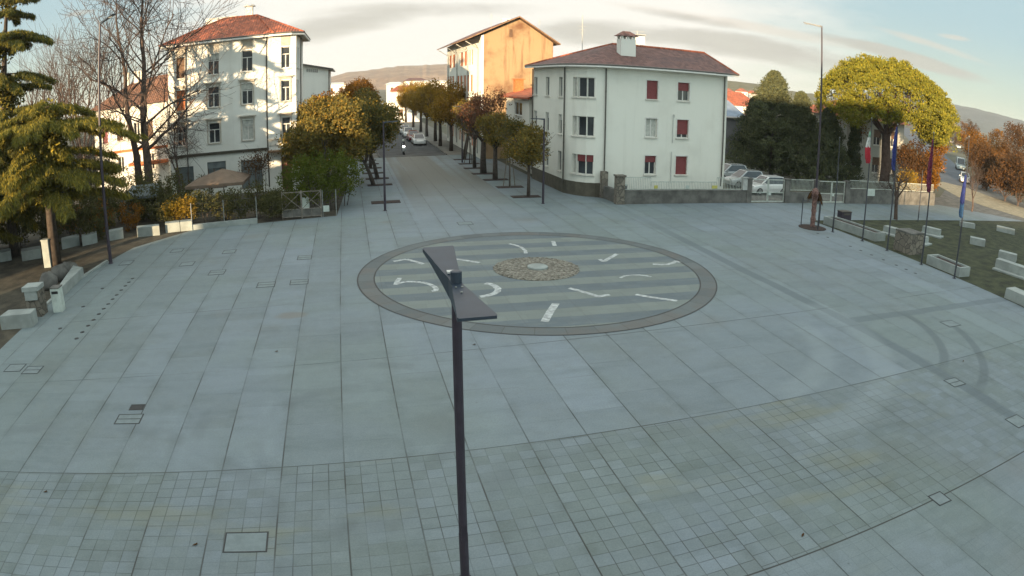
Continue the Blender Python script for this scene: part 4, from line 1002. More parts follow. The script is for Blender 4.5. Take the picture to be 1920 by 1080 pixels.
# the clipped evergreen street trees: two prototypes, copied along both rows
PROTO = {}
def street(kind, x, y, h, cr, th, label, seed, leaf, group, **kw):
    return broadleaf('street_tree', (x, y, 0), h, cr, th, seed, leaf, label, group, **kw)
GL, GR = 'street trees left of the avenue', 'street trees right of the avenue'
street(0, -2.0, 52.8, 8.2, 3.9, 1.3, 'large dark evergreen tree with orange lit top, at the corner beside the villa', 21, 'leaf_dark', GL, nclump=760, size=.30, lobes=10, crad=.6)
street(0, 2.1, 57.7, 8.1, 2.9, 1.9, 'dark dense street tree in the second soil bed left of the avenue', 22, 'leaf_dark', GL, nclump=470, size=.30, crad=.6, lean=-.7)
street(0, 2.6, 61.8, 7.6, 2.6, 2.3, 'dark street tree with two leaning trunks in the third bed left of the avenue', 23, 'leaf_dark', GL, nclump=320, size=.30, crad=.6, lean=-.6)
street(0, -1.9, 60.5, 8.4, 3.4, 2.3, 'orange-topped evergreen tree beside the shaded side of the villa', 24, 'leaf_orange', GL, nclump=440, size=.30, crad=.6)  # sunlit orange of the top is given as leaf colour
t0 = street(0, 2.2, 69.7, 7.6, 2.4, 2.5, 'evergreen street tree in the fifth soil bed left of the avenue', 25, 'leaf_dark', GL, nclump=330, size=.32, crad=.6)
place_copy(t0, (2.0, 77.0), 1.9, 1.05, 'evergreen street tree in the last soil bed left of the avenue', 'tree', GL)
t1 = street(0, 1.6, 88, 8.6, 3.0, 2.6, 'golden lit street tree just past the end of the paving, left of the avenue', 26, 'leaf_orange', GL, nclump=300, size=.36, crad=.65)
for k, y in enumerate((97, 107, 118, 131)):
    place_copy(t1, (1.8, y), 1.1 * k + .7, (1.08, 1.08, 1.05 + .04 * k), ('second', 'third', 'fourth', 'farthest')[k] + ' orange lit tree along the asphalt avenue on its left side', 'tree', GL)
street(1, 13.1, 49.0, 5.2, 2.15, 2.3, 'small round street tree beside the short lamp near the white block corner', 31, 'leaf_dark', GR, nclump=300, size=.24, tr=.12)
street(1, 12.55, 58.1, 6.2, 1.9, 2.8, 'slim dark street tree on a thick trunk, third bed right of the avenue', 32, 'leaf_dark', GR, nclump=280, size=.26, tr=.2)
street(1, 12.35, 62.3, 8.2, 2.6, 3.0, 'tall russet-topped street tree with thick trunk right of the avenue', 33, 'leaf_red', GR, nclump=170, size=.26, tr=.26, crad=.6, per=12)
street(1, 12.3, 66.5, 7.6, 2.3, 3.0, 'russet street tree behind the tall one, fifth bed right of the avenue', 34, 'leaf_red', GR, nclump=130, size=.26, tr=.16, crad=.6, per=11)
street(1, 12.5, 74.2, 7.4, 2.4, 3.2, 'leaning street tree with forked trunk at the end of the paving, right side', 35, 'leaf_dark', GR, nclump=240, size=.28, tr=.2, lean=.6)
t2 = street(1, 12.6, 84, 8.8, 3.0, 3.2, 'first golden tree along the asphalt avenue on its right side', 36, 'leaf_gold', GR, nclump=330, size=.32, tr=.22, crad=.6)
for k, (x, y, s_) in enumerate(((12.2, 91, .98), (12.6, 99, 1.03), (12.4, 108, .95), (12.6, 119, 1.0), (12.5, 132, 1.02), (12.6, 150, 1.0))):
    place_copy(t2, (x, y), 1.3 * k + .9, s_, ('second', 'third', 'fourth', 'fifth', 'sixth', 'farthest')[k] + ' golden tree along the asphalt avenue on its right side', 'tree', GR)
# young staked tree
yt = broadleaf('young_tree', (12.8, 53.8, 0), 5.6, 1.35, 3.0, 41, 'leaf_dark', 'young slender tree held by three stakes, second bed right of the avenue', None, nclump=80, size=.22, tr=.045)
bb = MB()
for a in (.4, 2.5, 4.6): bb.tube([(12.8 + .55 * math.cos(a), 53.8 + .55 * math.sin(a), 0), (12.8 + .25 * math.cos(a), 53.8 + .25 * math.sin(a), 2.3)], .035, 6)
bb.tube([(12.8 + .27 * math.cos(a), 53.8 + .27 * math.sin(a), 2.2) for a in (.4, 2.5, 4.6, .4)], .025, 5); bb.build('stake', 'wood', yt)
yt2 = broadleaf('young_tree', (12.45, 70.2, 0), 4.8, 1.0, 2.6, 42, 'leaf_dark', 'thin young tree with stakes between the far trees right of the avenue', None, nclump=50, size=.22, tr=.05)
bb = MB()
for a in (.9, 2.9, 5.0): bb.tube([(12.45 + .55 * math.cos(a), 70.2 + .55 * math.sin(a), 0), (12.45 + .25 * math.cos(a), 70.2 + .25 * math.sin(a), 2.2)], .035, 6)
bb.build('stake', 'wood', yt2)
# soil beds cut in the paving
for i, (x, y) in enumerate(((2.6, 49.1), (2.6, 57.75), (2.55, 61.75), (2.4, 65.7), (2.3, 69.7), (2.2, 73.4), (2.05, 77.0))):
    bb = MB(); bb.box((x, y, .015), (2.1, .95 if i else 1.15, .03)); bb.box((x, y, .022), (1.9, .8, .04))
    tag(bb.build('tree_pit', 'soil', origin=(x, y, 0)), ('empty dark soil bed behind the lamp left of the avenue', *(k + ' soil bed from the piazza, left of the avenue' for k in ('second', 'third', 'fourth', 'fifth', 'sixth', 'seventh')))[i], 'soil bed', 'soil beds left of the avenue')
for i, (x, y) in enumerate(((12.9, 49.0), (12.82, 53.8), (12.6, 58.1), (12.35, 62.2), (12.3, 66.4), (12.4, 70.2), (12.5, 74.3))):
    bb = MB(); bb.box((x, y, .015), (2.15, 1.0, .03)); bb.box((x, y, .022), (1.95, .8, .04))
    tag(bb.build('tree_pit', 'soil', origin=(x, y, 0)), ('first', 'second', 'third', 'fourth', 'fifth', 'sixth', 'seventh')[i] + ' soil bed from the piazza, right of the avenue', 'soil bed', 'soil beds right of the avenue')

# cedars on the left
def cedar(name, loc, h, seed, label, levels, spread, bare=0.0, leaf='leaf_cedar', tr=.34, dens=1.0, taper=.72, heart=0, z0=.12):
    r_ = random.Random(seed); T = thing(name, label, 'tree', loc, None); o = Vector(loc); bb = MB(); lf = MB()
    bb.tube([o + Vector((0, 0, -.1)), o + Vector((.05, 0, h * .5)), o + Vector((0, 0, h))], [tr * 1.2, tr * .8, .04], 10)
    for li in range(levels):
        t = (li + r_.uniform(-.45, .45)) / levels; z = h * (z0 + (.98 - z0) * max(0, t))
        L0 = spread * (1 - taper * t) * r_.uniform(.75, 1.2); nb = 7 if t < .8 else 5
        ph = r_.uniform(0, 6.28)
        for k in range(nb):
            a = ph + k * 6.283 / nb + r_.uniform(-.25, .25); L = L0 * r_.uniform(.5, 1.2); z += r_.uniform(-.35, .35)
            pts = []; rise = r_.uniform(-.02, .16)
            for s in range(7):
                u = s / 6; pts.append(o + Vector((math.cos(a) * L * u, math.sin(a) * L * u, z + L * (rise * u - .26 * u * u))))
            bb.tube(pts, [max(.012, tr * .26 * (1 - t * .6) * (1 - .85 * s / 6)) for s in range(7)], 5, cap=False)
            side = Vector((-math.sin(a), math.cos(a), 0)); out = Vector((math.cos(a), math.sin(a), 0))
            nsp = int(L * 6.5 * dens)
            for q in range(nsp):
                u = .22 + .78 * (q + r_.random()) / nsp; i_ = min(5, int(u * 6)); p = pts[i_].lerp(pts[i_ + 1], u * 6 - i_)
                sd = side * (1 if q % 2 else -1) * r_.uniform(.3, 1) + out * r_.uniform(.2, .9); sd.normalize()
                sl_ = L * .26 * (1.15 - u * .75) * r_.uniform(.6, 1.2)
                for j in range(4):
                    pp = p + sd * sl_ * (j + .5) / 4 + Vector((0, 0, -.10 * sl_ * (j / 3) ** 2))
                    for _ in range(9):
                        d = sd * .55 + rvec(r_) * .55 + Vector((0, 0, -.3 - .9 * r_.random()))
                        lf.leaf(pp + rvec(r_) * .13 + Vector((0, 0, -.05)), d, rvec(r_), r_.uniform(.25, .55), r_.uniform(.035, .075))
    if heart: blobs(lf, [(o + Vector((0, 0, h * q)), heart * (1.15 - q), .8) for q in (.2, .36, .52, .68, .82) if q > z0 - .02], 330, .36, r_, .8, 16, .35)
    bb.build('trunk', 'bark', T, smooth=True); lf.build('crown', leaf, T); return T
cedar('cedar_tree', (-23.6, 40.6, 0), 20.5, 51, 'tall cedar with drooping tiers at the far left edge, its top out of view', 15, 5.6, dens=1.25, taper=.62, heart=2.2, z0=.16)
cedar('cedar_tree', (-18.3, 36.9, 0), 10.2, 52, 'broad cedar with yellow-lit drooping branches reaching over the left lamp post', 8, 5.6, dens=1.3, taper=.22, heart=2.6, z0=.42)
cedar('cedar_tree', (-28.0, 38.5, 0), 9.5, 53, 'dense dark cedar filling the left edge of the garden', 8, 4.6, taper=.45, heart=2.4, z0=.25)
# bare deciduous trees in the left garden
GB_ = 'bare trees in the left garden'
def leader_tree(loc, h, seed, label, tr, start, bend, group, kids=15, blen=.33, sub=(8, 6)):
    r_ = random.Random(seed); T = thing('bare_tree', label, 'tree', loc, group); o = Vector(loc); bb = MB(); n = 12
    pts = [o + Vector((bend[0] * h * (i / n) ** 1.2 + .12 * math.sin(i * 1.3 + seed), bend[1] * h * i / n + .10 * math.cos(i * 1.7), h * i / n - .1)) for i in range(n + 1)]
    rad = [max(.02, tr * (1.15 - 1.08 * (i / n) ** .8)) for i in range(n + 1)]; bb.tube(pts, rad, 9, cap=False)
    for k in range(kids):
        t = start + (1 - start) * (k + r_.random() * .8) / kids; i = min(n - 1, int(t * n)); f = t * n - i; p = pts[i].lerp(pts[i + 1], f); rr = rad[i]
        a = k * 2.4 + r_.uniform(-.5, .5); low = 1 - (t - start) / (1 - start)
        d = Vector((math.cos(a), math.sin(a), .35 + .9 * (1 - low) + r_.uniform(-.1, .25)))
        limb(bb, p, d, h * blen * (.45 + .75 * low ** .7) * r_.uniform(.75, 1.15), max(.02, rr * .42), r_, 2, sub, 6, spread=.85, segs=6, wig=.20, up=.055, rmin=.013)
    bb.build('trunk', 'bark_warm', T, smooth=True); return T
leader_tree((-17.2, 53.5, 0), 19.0, 61, 'tall bare tree with a leaning trunk in front of the brown-roofed house', .36, .24, (-.13, 0), GB_)
leader_tree((-16.1, 52.0, 0), 20.0, 62, 'tall bare tree with straight trunk in front of the villa corner', .40, .22, (-.02, 0), GB_, kids=20)
for x, y, seed, h, lab in ((-37.5, 76, 63, 15.5, 'bare fan-shaped tree behind the cedar at far left'), (-30.5, 72, 64, 16.5, 'bare fan-shaped tree just left of the tall left lamp post')):
    r_ = random.Random(seed); T = thing('bare_tree', lab, 'tree', (x, y, 0), GB_); bb = MB(); bb.tube([(x, y, -.1), (x, y, 2.2)], [.34, .26], 9)
    for k in range(8):
        a = k * .785 + r_.uniform(-.3, .3); limb(bb, Vector((x, y, 2.0 + .25 * (k % 3))), Vector((math.cos(a) * .42, math.sin(a) * .42, 1)), h * .66 * r_.uniform(.85, 1.1), .14, r_, 2, (9, 5), 7, spread=.6, segs=7, wig=.10, up=.05, rmin=.012)
    bb.build('trunk', 'bark_warm', T, smooth=True)
bare_tree('bare_tree', (-21.5, 52, 0), 7.2, 65, 'small bare garden tree with dense crooked twigs by the brown-roofed house', GB_, stems=2, tr=.12, fork=.2, spread=.95, up=.02)
bare_tree('bare_tree', (-14.0, 54.5, 0), 8.2, 66, 'small bare tree with drooping twigs in front of the villa windows', GB_, stems=1, tr=.13, fork=.3, spread=.95, up=-.02, leaves='leaf_orange', nl=60)
# hedges and shrubs of the left garden
def shrub(name, label, cs, n, size, leaf, cat='shrub', group=None, stems=True, per=16, crad=.35, seed=None):
    r_ = random.Random(seed or len(label) * 7 + n); c = sum((Vector(q[0]) for q in cs), Vector((0, 0, 0))) / len(cs)
    T = thing(name, label, cat, (c.x, c.y, 0), group); bb = MB(); blobs(bb, [(Vector(q[0]), q[1], q[2]) for q in cs], n, size, r_, crad, per, .4); bb.build('foliage', leaf, T)
    for q in cs:
        for _ in range(2):
            bb = MB(); b0 = Vector((q[0][0] + r_.uniform(-.2, .2), q[0][1] + r_.uniform(-.2, .2), -.05)); limb(bb, b0, Vector((r_.uniform(-.4, .4), r_.uniform(-.4, .4), 1)), q[0][2] * 1.1, .035, r_, 1, (3,), 5); bb.build('stem', 'bark', T, smooth=True)
    return T
shrub('shrub', 'bright green leafy shrub at the fence corner beside the avenue pavement', [((-2.6, 46.9, 2.3), 1.8, 1.0), ((-1.2, 47.2, 2.5), 1.75, 1.0), ((-.3, 48.6, 2.2), 1.4, 1.05), ((-3.6, 48, 2.0), 1.6, 1.0)], 330, .20, 'leaf_green')
shrub('hedge', 'dense dark hedge behind the mesh fence in front of the villa', [((-12.6 + i * 1.25, 45.6 + (i % 2) * .5, 1.15 + .15 * (i % 3)), 1.05, .95) for i in range(7)], 330, .18, 'leaf_hedge', 'hedge')
shrub('hedge', 'dark trimmed hedge block left of the cross-braced gate', [((-5.2, 45.1, 1.0), .85, 1.0), ((-4.4, 45.3, 1.0), .8, 1.0)], 90, .16, 'leaf_hedge', 'hedge')
shrub('shrub', 'sunlit yellow-green bush on the low wall at the garden corner', [((-12.0, 44.6, 1.3), .75, 1.0), ((-11.2, 44.8, 1.25), .65, 1.0)], 80, .18, 'leaf_gold')
shrub('hedge', 'low dark undergrowth behind the lit garden wall', [((-23 + i * 1.6, 47.2 + (i % 3) * .7, 1.3), 1.5, 1.0) for i in range(7)], 300, .22, 'leaf_hedge', 'hedge')
shrub('shrub', 'tall dark garden shrubs between the sunlit low walls and the brown-roofed house', [((-19.5 + i * 1.5, 48.6 + (i % 3) * .9, 1.5 + .3 * (i % 2)), 1.6, 1.05) for i in range(5)], 330, .2, 'leaf_hedge')
shrub('shrub', 'rust-brown twiggy shrubs behind the low walls near the left lamp post', [((-21.5, 46.5, 1.3), 1.3, 1.0), ((-18.3, 45.8, 1.1), 1.1, 1.0), ((-15.6, 45.2, 1.0), 1.0, 1.0)], 130, .2, 'leaf_orange')
shrub('shrub', 'dark wide shrub mass under the cedar at left', [((-27.5 + i * 1.6, 43.4 + (i % 2) * 1.0, 1.3 + .25 * (i % 3)), 1.55, 1.05) for i in range(7)], 420, .24, 'leaf_hedge')
shrub('shrub', 'small round tree with sparse brown leaves in front of the villa shop window', [((-7.3, 52.3, 3.1), 1.15, .8), ((-6.6, 52.6, 3.3), .9, .8)], 60, .18, 'leaf_brown', 'tree', crad=.45, per=11)
shrub('shrub', 'dark evergreen bushes behind the cafe parasol', [((-14.5, 55.5, 1.2), 1.2, 1), ((-12.5, 55.8, 1.1), 1.1, 1), ((-19, 57, 1.8), 1.8, 1), ((-22.5, 58, 2.2), 2.1, 1), ((-25.5, 57, 2.0), 2.0, 1)], 260, .2, 'leaf_hedge')
# stone pine and the trees at the right
PX = onY(1655, 375, 49.5)
r_ = random.Random(77); SP = thing('stone_pine', 'huge umbrella-shaped stone pine with sunlit yellow-green crown', 'tree', (PX.x, 49.5)); o = Vector((PX.x, 49.5, 0)); bb = MB()
bb.tube([o + Vector((0, 0, -.1)), o + Vector((.1, .1, 3)), o + Vector((.0, .2, 6.2))], [.62, .5, .46], 12)
pt_c = onY(1668, 150, 50.5); ccx = pt_c.x
for k in range(11):
    a = k * .571; d = Vector((math.cos(a), math.sin(a), .75 + .2 * (k % 3))); limb(bb, o + Vector((0, .2, 5.6 + .08 * k)), d, 4.4, .2, r_, 2, (5, 3), 6, spread=.5, up=.03)
bb.build('trunk', 'bark_pine', SP, smooth=True)
lf = MB()
def dome(q, a): return 7.9 + 5.8 * (max(0, 1 - q * q) ** .5) ** .85 + .32 * math.sin(a * 5 + q * 9) * math.sin(q * 13 + a * 2) + .25 * math.sin(a * 11 + q * 21)
for _ in range(2300):                                     # umbrella: clumps on a lumpy flat dome, branches and dark needles underneath
    a = r_.uniform(0, 6.283); q = math.sqrt(r_.random()); rad = 8.3 * q * (1 + .05 * math.sin(a * 7))
    z = dome(q, a) - r_.random() ** 2 * 1.5 - 1.1 * q * max(0, math.cos(a + .5))
    p = Vector((ccx + rad * math.cos(a), 50.5 + rad * math.sin(a) * .9, z))
    clump(lf, p, r_.uniform(.30, .58), 15, .27, r_, .6, .9)
for _ in range(420):
    a = r_.uniform(0, 6.283); q = .9 * math.sqrt(r_.random()); clump(lf, Vector((ccx + 8 * q * math.cos(a), 50.5 + 7.2 * q * math.sin(a), 8.0 + r_.uniform(0, 2.2) * (1 - q) + r_.uniform(-.4, .4))), .55, 13, .27, r_, .6, .2)
for (x_, y_, z_, q_, n_) in ((6.0, -1.5, 7.4, 2.3, 170), (3.6, -3.4, 7.6, 2.0, 120), (-6.3, -1.5, 8.2, 1.9, 130), (6.8, 0, 7.0, 1.5, 80), (5.2, -2.6, 7.2, 1.7, 100), (7.3, -1, 8.2, 1.6, 80), (-3.4, -3.2, 8.6, 1.6, 90)):
    blobs(lf, [(Vector((ccx + x_, 50.5 + y_, z_)), q_, .75)], n_, .27, r_, .45, 15)
lf.build('crown', 'leaf_pine', SP)
def conifer(name, loc, h, rad, seed, label, leaf='leaf_fir', dens=1.0, blunt=.8):
    r_ = random.Random(seed); T = thing(name, label, 'tree', loc, None); o = Vector(loc); bb = MB(); lf = MB()
    bb.tube([o + Vector((0, 0, -.1)), o + Vector((0, 0, h * .97))], [.24, .03], 8)
    n = int(300 * dens)
    for i in range(n):
        t = r_.random() ** .8; z = h * (.06 + .93 * t); a = r_.uniform(0, 6.283); R0 = rad * (1 - t ** (1 / blunt)) ** .75 * r_.uniform(.62, 1.1) * (1 + .22 * math.sin(a * 3 + seed + t * 9) + .16 * math.sin(t * 23 + a * 2)) + .15
        d = Vector((math.cos(a), math.sin(a), .25))
        tip = o + Vector((math.cos(a) * R0, math.sin(a) * R0, z + R0 * .12)); st_ = o + Vector((0, 0, z - R0 * .1))
        if i % 3 == 0: bb.tube([st_, tip], [.03, .01], 4, cap=False)
        for j in range(4):
            p = st_.lerp(tip, .45 + .55 * (j + r_.random()) / 4); clump(lf, p, .42, 9, .26, r_, .7, .5)
    bb.build('trunk', 'bark', T, smooth=True); lf.build('crown', leaf, T); return T
q = onY(1447, 300, 58); conifer('conifer_tree', (q.x, 58, 0), onY(1449, 134, 58).z, 5.0, 81, 'dark pointed conifer behind the gate, right of the white block', dens=2.6, blunt=1.0)
q = onY(1497, 300, 56.5); conifer('conifer_tree', (q.x, 56.5, 0), 9.2, 4.8, 82, 'dark bushy conifer between the pointed one and the tall right lamp', dens=2.2, blunt=1.6)
q = onY(1412, 300, 62); conifer('conifer_tree', (q.x, 62, 0), 8.2, 3.4, 83, 'small dark conifer beside the parked cars', dens=1.4, blunt=1.4)
q = onY(1550, 300, 53); conifer('conifer_tree', (q.x, 53, 0), 7.9, 3.9, 84, 'dark narrow conifer left of the shaded villa', dens=1.7, blunt=1.7)
q = onY(1600, 300, 53); conifer('conifer_tree', (q.x, 53, 0), 6.6, 1.3, 85, 'slim dark cypress in front of the shaded villa', dens=.5, blunt=1.5)
def autumn(px, py0, py1, Y, cr, seed, leaf, label, n=110, th=.9):
    b0 = onY(px, py0, Y); h = onY(px, py1, Y).z
    return broadleaf('autumn_tree', (b0.x, Y, 0), max(2.5, h), cr, th, seed, leaf, label, 'autumn trees at the right', nclump=int(n * 1.9), size=.36, tr=.13, bark='bark_warm', crad=.8, per=14)
autumn(1580, 300, 185, 60, 3.2, 91, 'leaf_orange', 'orange lit tree between the dark conifers and the stone pine', 80, 2.5)
autumn(1715, 300, 245, 50, 2.1, 92, 'leaf_brown', 'brown-leaved tree behind the maroon flag', 90, 1.2)
autumn(1752, 300, 240, 53, 1.7, 93, 'leaf_orange', 'rust-orange tree at the edge of the side road', 80, 1.0)
autumn(1700, 350, 322, 47.5, 1.2, 98, 'leaf_gold', 'golden low shrub glowing behind the flagpoles', 60, .4)
autumn(1738, 350, 318, 48.5, 1.3, 99, 'leaf_orange', 'orange low shrub beside the pavement end', 60, .4)
autumn(1832, 300, 240, 70, 4.2, 94, 'leaf_orange', 'broad orange-lit tree beyond the side road', 150)
autumn(1868, 300, 222, 78, 4.6, 95, 'leaf_orange', 'tall orange-lit tree on the skyline right of the side road', 140)
autumn(1908, 300, 208, 62, 4.6, 96, 'leaf_brown', 'dark brown-green tree at the far right edge', 150)
autumn(1850, 350, 268, 58, 3.6, 97, 'leaf_brown', 'brown bushy tree behind the sandy path', 200, .3)
autumn(1885, 370, 290, 50, 3.0, 100, 'leaf_brown', 'brown shrub-like tree at right behind the stone benches', 190, .3)
autumn(1908, 390, 285, 47, 3.2, 101, 'leaf_brown', 'sparse brown shrub at the right edge beside the path', 90, .4)
autumn(1790, 255, 228, 150, 7.0, 102, 'leaf_orange', 'far orange tree line start where the side road vanishes', 110, 1.0)
autumn(1812, 255, 222, 130, 5.0, 103, 'leaf_brown', 'far dark tree beside the vanishing side road', 100, 1.0)
bare_tree('bare_tree', (40.6, 38.6, 0), 4.6, 67, 'small bare tree with pale trunk behind the stone pedestal', None, tr=.16, fork=.38, spread=.95, up=.02, kids=(5, 5, 4))
bare_tree('bare_tree', (57, 42.5, 0), 4.4, 68, 'small bare tree on the lawn in front of the sandy path', None, tr=.10, fork=.3, spread=.8, kids=(5, 4, 3))
# out-of-frame neighbours of the garden that throw their shade on the villa
cedar('cedar_tree', (-37.0, 30.5, 0), 9.5, 55, 'cedar beyond the left edge of the view', 8, 5.0, dens=.6, heart=2.2)

# ================================================================ STREET FURNITURE
def paddle(bb, p, ang, L, w0, w1, t0, t1, tilt=0.0):
    ca, sa = math.cos(ang), math.sin(ang); n = len(bb.v)
    prof = [(0, w0, t0), (L * .10, w0 * 1.02, t0), (L * .30, w0 + (w1 - w0) * .28, t1 + (t0 - t1) * .62), (L * .65, w0 + (w1 - w0) * .64, t1 + (t0 - t1) * .25), (L * .97, w1, t1), (L, w1 * .94, t1 * .6)]
    for u, w_, t_ in prof:
        for sy, sz in ((-1, 0), (1, 0), (1, -1), (-1, -1)):
            x, y, z = u, sy * w_ / 2, sz * t_ + u * tilt
            bb.v.append((p[0] + x * ca - y * sa, p[1] + x * sa + y * ca, p[2] + z))
    for i in range(len(prof) - 1):
        for k in range(4): j = (k + 1) % 4; bb.f.append((n + 4 * i + k, n + 4 * i + 4 + k, n + 4 * i + 4 + j, n + 4 * i + j))
    bb.f.append((n + 3, n + 2, n + 1, n)); m_ = n + 4 * (len(prof) - 1); bb.f.append((m_, m_ + 1, m_ + 2, m_ + 3))
def lamp(label, base, h, heads, r0=.085, r1=.055, w0=.10, w1=.34, L=1.3, t0=.13, t1=.05, group=None):
    T = thing('street_lamp', label, 'street lamp', base, group); b0 = Vector((base[0], base[1], 0)); bb = MB()
    bb.tube([b0, b0 + Vector((0, 0, 1.1)), b0 + Vector((0, 0, 1.12)), b0 + Vector((0, 0, h))], [r0, r0, r0 * .92, r1], 14); bb.lathe((b0.x, b0.y, 0), [(r0 * 1.5, .004), (r0 * 1.5, .03), (r0, .05)], 14)
    bb.build('pole', 'pole', T, smooth=False)
    for ang, tilt, dz in heads:
        bb = MB(); paddle(bb, (b0.x, b0.y, h + dz), ang, L, w0, w1, t0, t1, tilt); hd = bb.build('lamp_head', 'lamp_top', T)
        bb = MB(); ca, sa = math.cos(ang), math.sin(ang); u = L * .68; bb.box((b0.x + u * ca, b0.y + u * sa, h + dz + u * tilt - t1 * 1.35), (L * .5, w1 * .55, .012), ang); bb.build('lens', 'lens', hd)
    return T
NL = lamp('near double-headed dark street lamp standing before the clock disc', (1.49, 9.55), 5.62, ((R(-88), -.03, -.0), (R(93), .13, .02)), r0=.082, r1=.075, w0=.17, w1=.52, L=1.42, t0=.30, t1=.06)
bb = MB(); bb.lathe((1.49, 9.55, 5.55), [(.085, 0), (.085, .24), (.06, .25)], 14); bb.build('pole_cap', 'lamp_top', NL)
bb = MB(); bb.box((1.46, 9.86, 5.70), (.12, .10, .03)); bb.build('sensor', 'lens', NL)
for bx_, by2 in ((1.45, 9.32), (1.54, 9.32), (1.49, 9.08)): bb = MB(); bb.lathe((bx_, by2, 5.615), [(.016, 0), (.016, .014), (.008, .018)], 8); bb.build('bolt', 'steel', NL)
bb = MB(); bb.box((1.49, 9.55 - .082, 1.15), (.10, .012, .34)); bb.build('access_door', 'pole', NL)
lamp('tall dark lamp post at the left garden edge, head pointing right', (-14.05, 36.03), 13.45, ((R(-35), .16, 0),), r0=.11, r1=.06, L=1.45, t0=.12, w0=.10, w1=.30)
lamp('tall dark lamp post at the right beside the wrapped palm, head pointing left', (29.72, 36.42), 13.75, ((R(135), .10, 0),), r0=.095, r1=.05, L=1.3, t0=.12, w0=.10, w1=.30)
lamp('short dark lamp post by the small round street tree at the white block corner', (13.34, 45.95), 6.0, ((R(180), .02, 0),), L=.95, t0=.1, w0=.09, w1=.2, group='short lamps where the avenue opens')
lamp('short dark lamp post in front of the empty soil bed left of the avenue', (2.37, 45.81), 6.0, ((R(0), .02, 0),), L=.95, t0=.1, w0=.09, w1=.2, group='short lamps where the avenue opens')
far_l = lamp('thin dark lamp post far down the avenue on the right side', (11.9, 71.5), 6.0, ((R(180), .02, 0),), L=.95)
# flagpoles and their limp flags
def limp(name, label, x, y, ztop, L, bands, wmax=.34, seed=1):
    r_ = random.Random(seed); T = thing(name, label, 'flag', (x, y, ztop - L)); n = 22; k = 9
    rows = []
    for i in range(n + 1):
        t = i / n; z = ztop - L * t; w_ = wmax * (.25 + .75 * math.sin(min(1, t * 1.25) * math.pi * .62)) * (1 if t < .86 else 1 - (t - .86) * 3.4)
        rows.append([(x - .04 - w_ * j / (k - 1), y + .10 * math.sin(j * 2.1 + t * 3 + seed) * (.3 + t) + .02 * r_.uniform(-1, 1), z + .05 * math.sin(j * 1.3 + seed)) for j in range(k)])
    for nm, mat, t0, t1 in bands:
        bb = MB()
        for i in range(int(t0 * n), int(t1 * n)):
            for j in range(k - 1): bb.quad(rows[i][j], rows[i][j + 1], rows[i + 1][j + 1], rows[i + 1][j])
        ob = bb.build(nm, mat, T, smooth=True); so__ = ob.modifiers.new('thickness', 'SOLIDIFY'); so__.thickness = .012
    return T
FP = [(1561, 435, 1566, 258), (1612, 452, 1630, 222), (1665, 470, 1685, 235), (1728, 496, 1749, 250), (1790, 522, 1820, 258)]
flabs = ('bare dark flagpole next to the tall right lamp', 'dark flagpole carrying the green, white and red flag', 'dark flagpole carrying the plain blue flag', 'dark flagpole carrying the maroon flag', 'dark flagpole nearest the viewer with a blue flag hanging low')
FPP = []
for (bx_, by2, tx, ty), lb in zip(FP, flabs):
    g = G(bx_, by2); g.x = 30.75 if lb.startswith('dark') else g.x; h = Hof(g, tx, ty); FPP.append((g.x, g.y, h))
    T = thing('flagpole', lb, 'flagpole', (g.x, g.y, 0), 'flagpoles along the right lawn edge'); bb = MB(); bb.tube([(g.x, g.y, 0), (g.x, g.y, h * .5), (g.x, g.y, h)], [.055, .045, .028], 10); bb.build('pole', 'flag_pole', T)
    bb = MB(); bb.lathe((g.x, g.y, 0), [(.13, .003), (.13, .03), (.06, .05), (.06, .3)], 10); bb.build('base', 'flag_pole', T)
    bb = MB(); bb.lathe((g.x, g.y, h), [(.02, 0), (.05, .03), (.05, .06), (.01, .09)], 8); bb.build('finial', 'steel', T)
g = G(1721, 415); T = thing('flagpole', 'thin dark pole behind the small bare tree on the far lawn edge', 'flagpole', g); bb = MB(); bb.tube([g, g + Vector((0, 0, 4.2))], [.05, .035], 8); bb.build('pole', 'flag_pole', T)
limp('flag', 'limp flag of green, white and red bands on the second flagpole', FPP[1][0], FPP[1][1], Hof(FPP[1], 1628, 246), 2.0, (('green_band', 'green_cloth', 0, .2), ('white_band', 'white_cloth', .18, .5), ('red_band', 'red_cloth', .5, 1.0)), .36, 2)
limp('flag', 'limp dark blue flag on the middle flagpole', FPP[2][0], FPP[2][1], Hof(FPP[2], 1684, 240), 2.6, (('cloth', 'blue_cloth', 0, 1),), .32, 5)
limp('flag', 'limp maroon flag on the fourth flagpole', FPP[3][0], FPP[3][1], Hof(FPP[3], 1747, 262), 3.0, (('cloth', 'maroon_cloth', 0, 1),), .26, 8)
limp('flag', 'limp dark blue flag with lighter tip hanging low on the nearest flagpole', FPP[4][0], FPP[4][1], Hof(FPP[4], 1814, 330), 2.3, (('cloth', 'blue_cloth', 0, .7), ('tip', 'sky_cloth', .68, 1)), .34, 11)
# wrapped palm with its support frame, in a round soil bed
pg = G(1523, 427); T = thing('wrapped_palm', 'young palm wrapped in burlap inside a dark support frame', 'tree', pg); bb = MB()
r_ = random.Random(3)
prof = [(.22, -.02), (.17, .25), (.18, .5), (.21, .6), (.16, .75), (.15, 1.0), (.20, 1.15), (.16, 1.35), (.19, 1.6), (.17, 1.85), (.23, 2.1), (.28, 2.35), (.20, 2.6), (.05, 2.72)]
bb.lathe((pg.x, pg.y, 0), prof, 14); tr_o = bb.build('trunk', 'burlap', T, smooth=True)
bb = MB()
for k in range(46):
    a = (k * .61) if k % 2 else r_.uniform(-.9, .5); bb.leaf(Vector((pg.x + .40 * math.cos(a), pg.y + .40 * math.sin(a), 2.25 - .3 * r_.random())), Vector((math.cos(a) * .5, math.sin(a) * .5, -1)), Vector((-math.sin(a), math.cos(a), 0)), r_.uniform(.5, 1.1), .10)
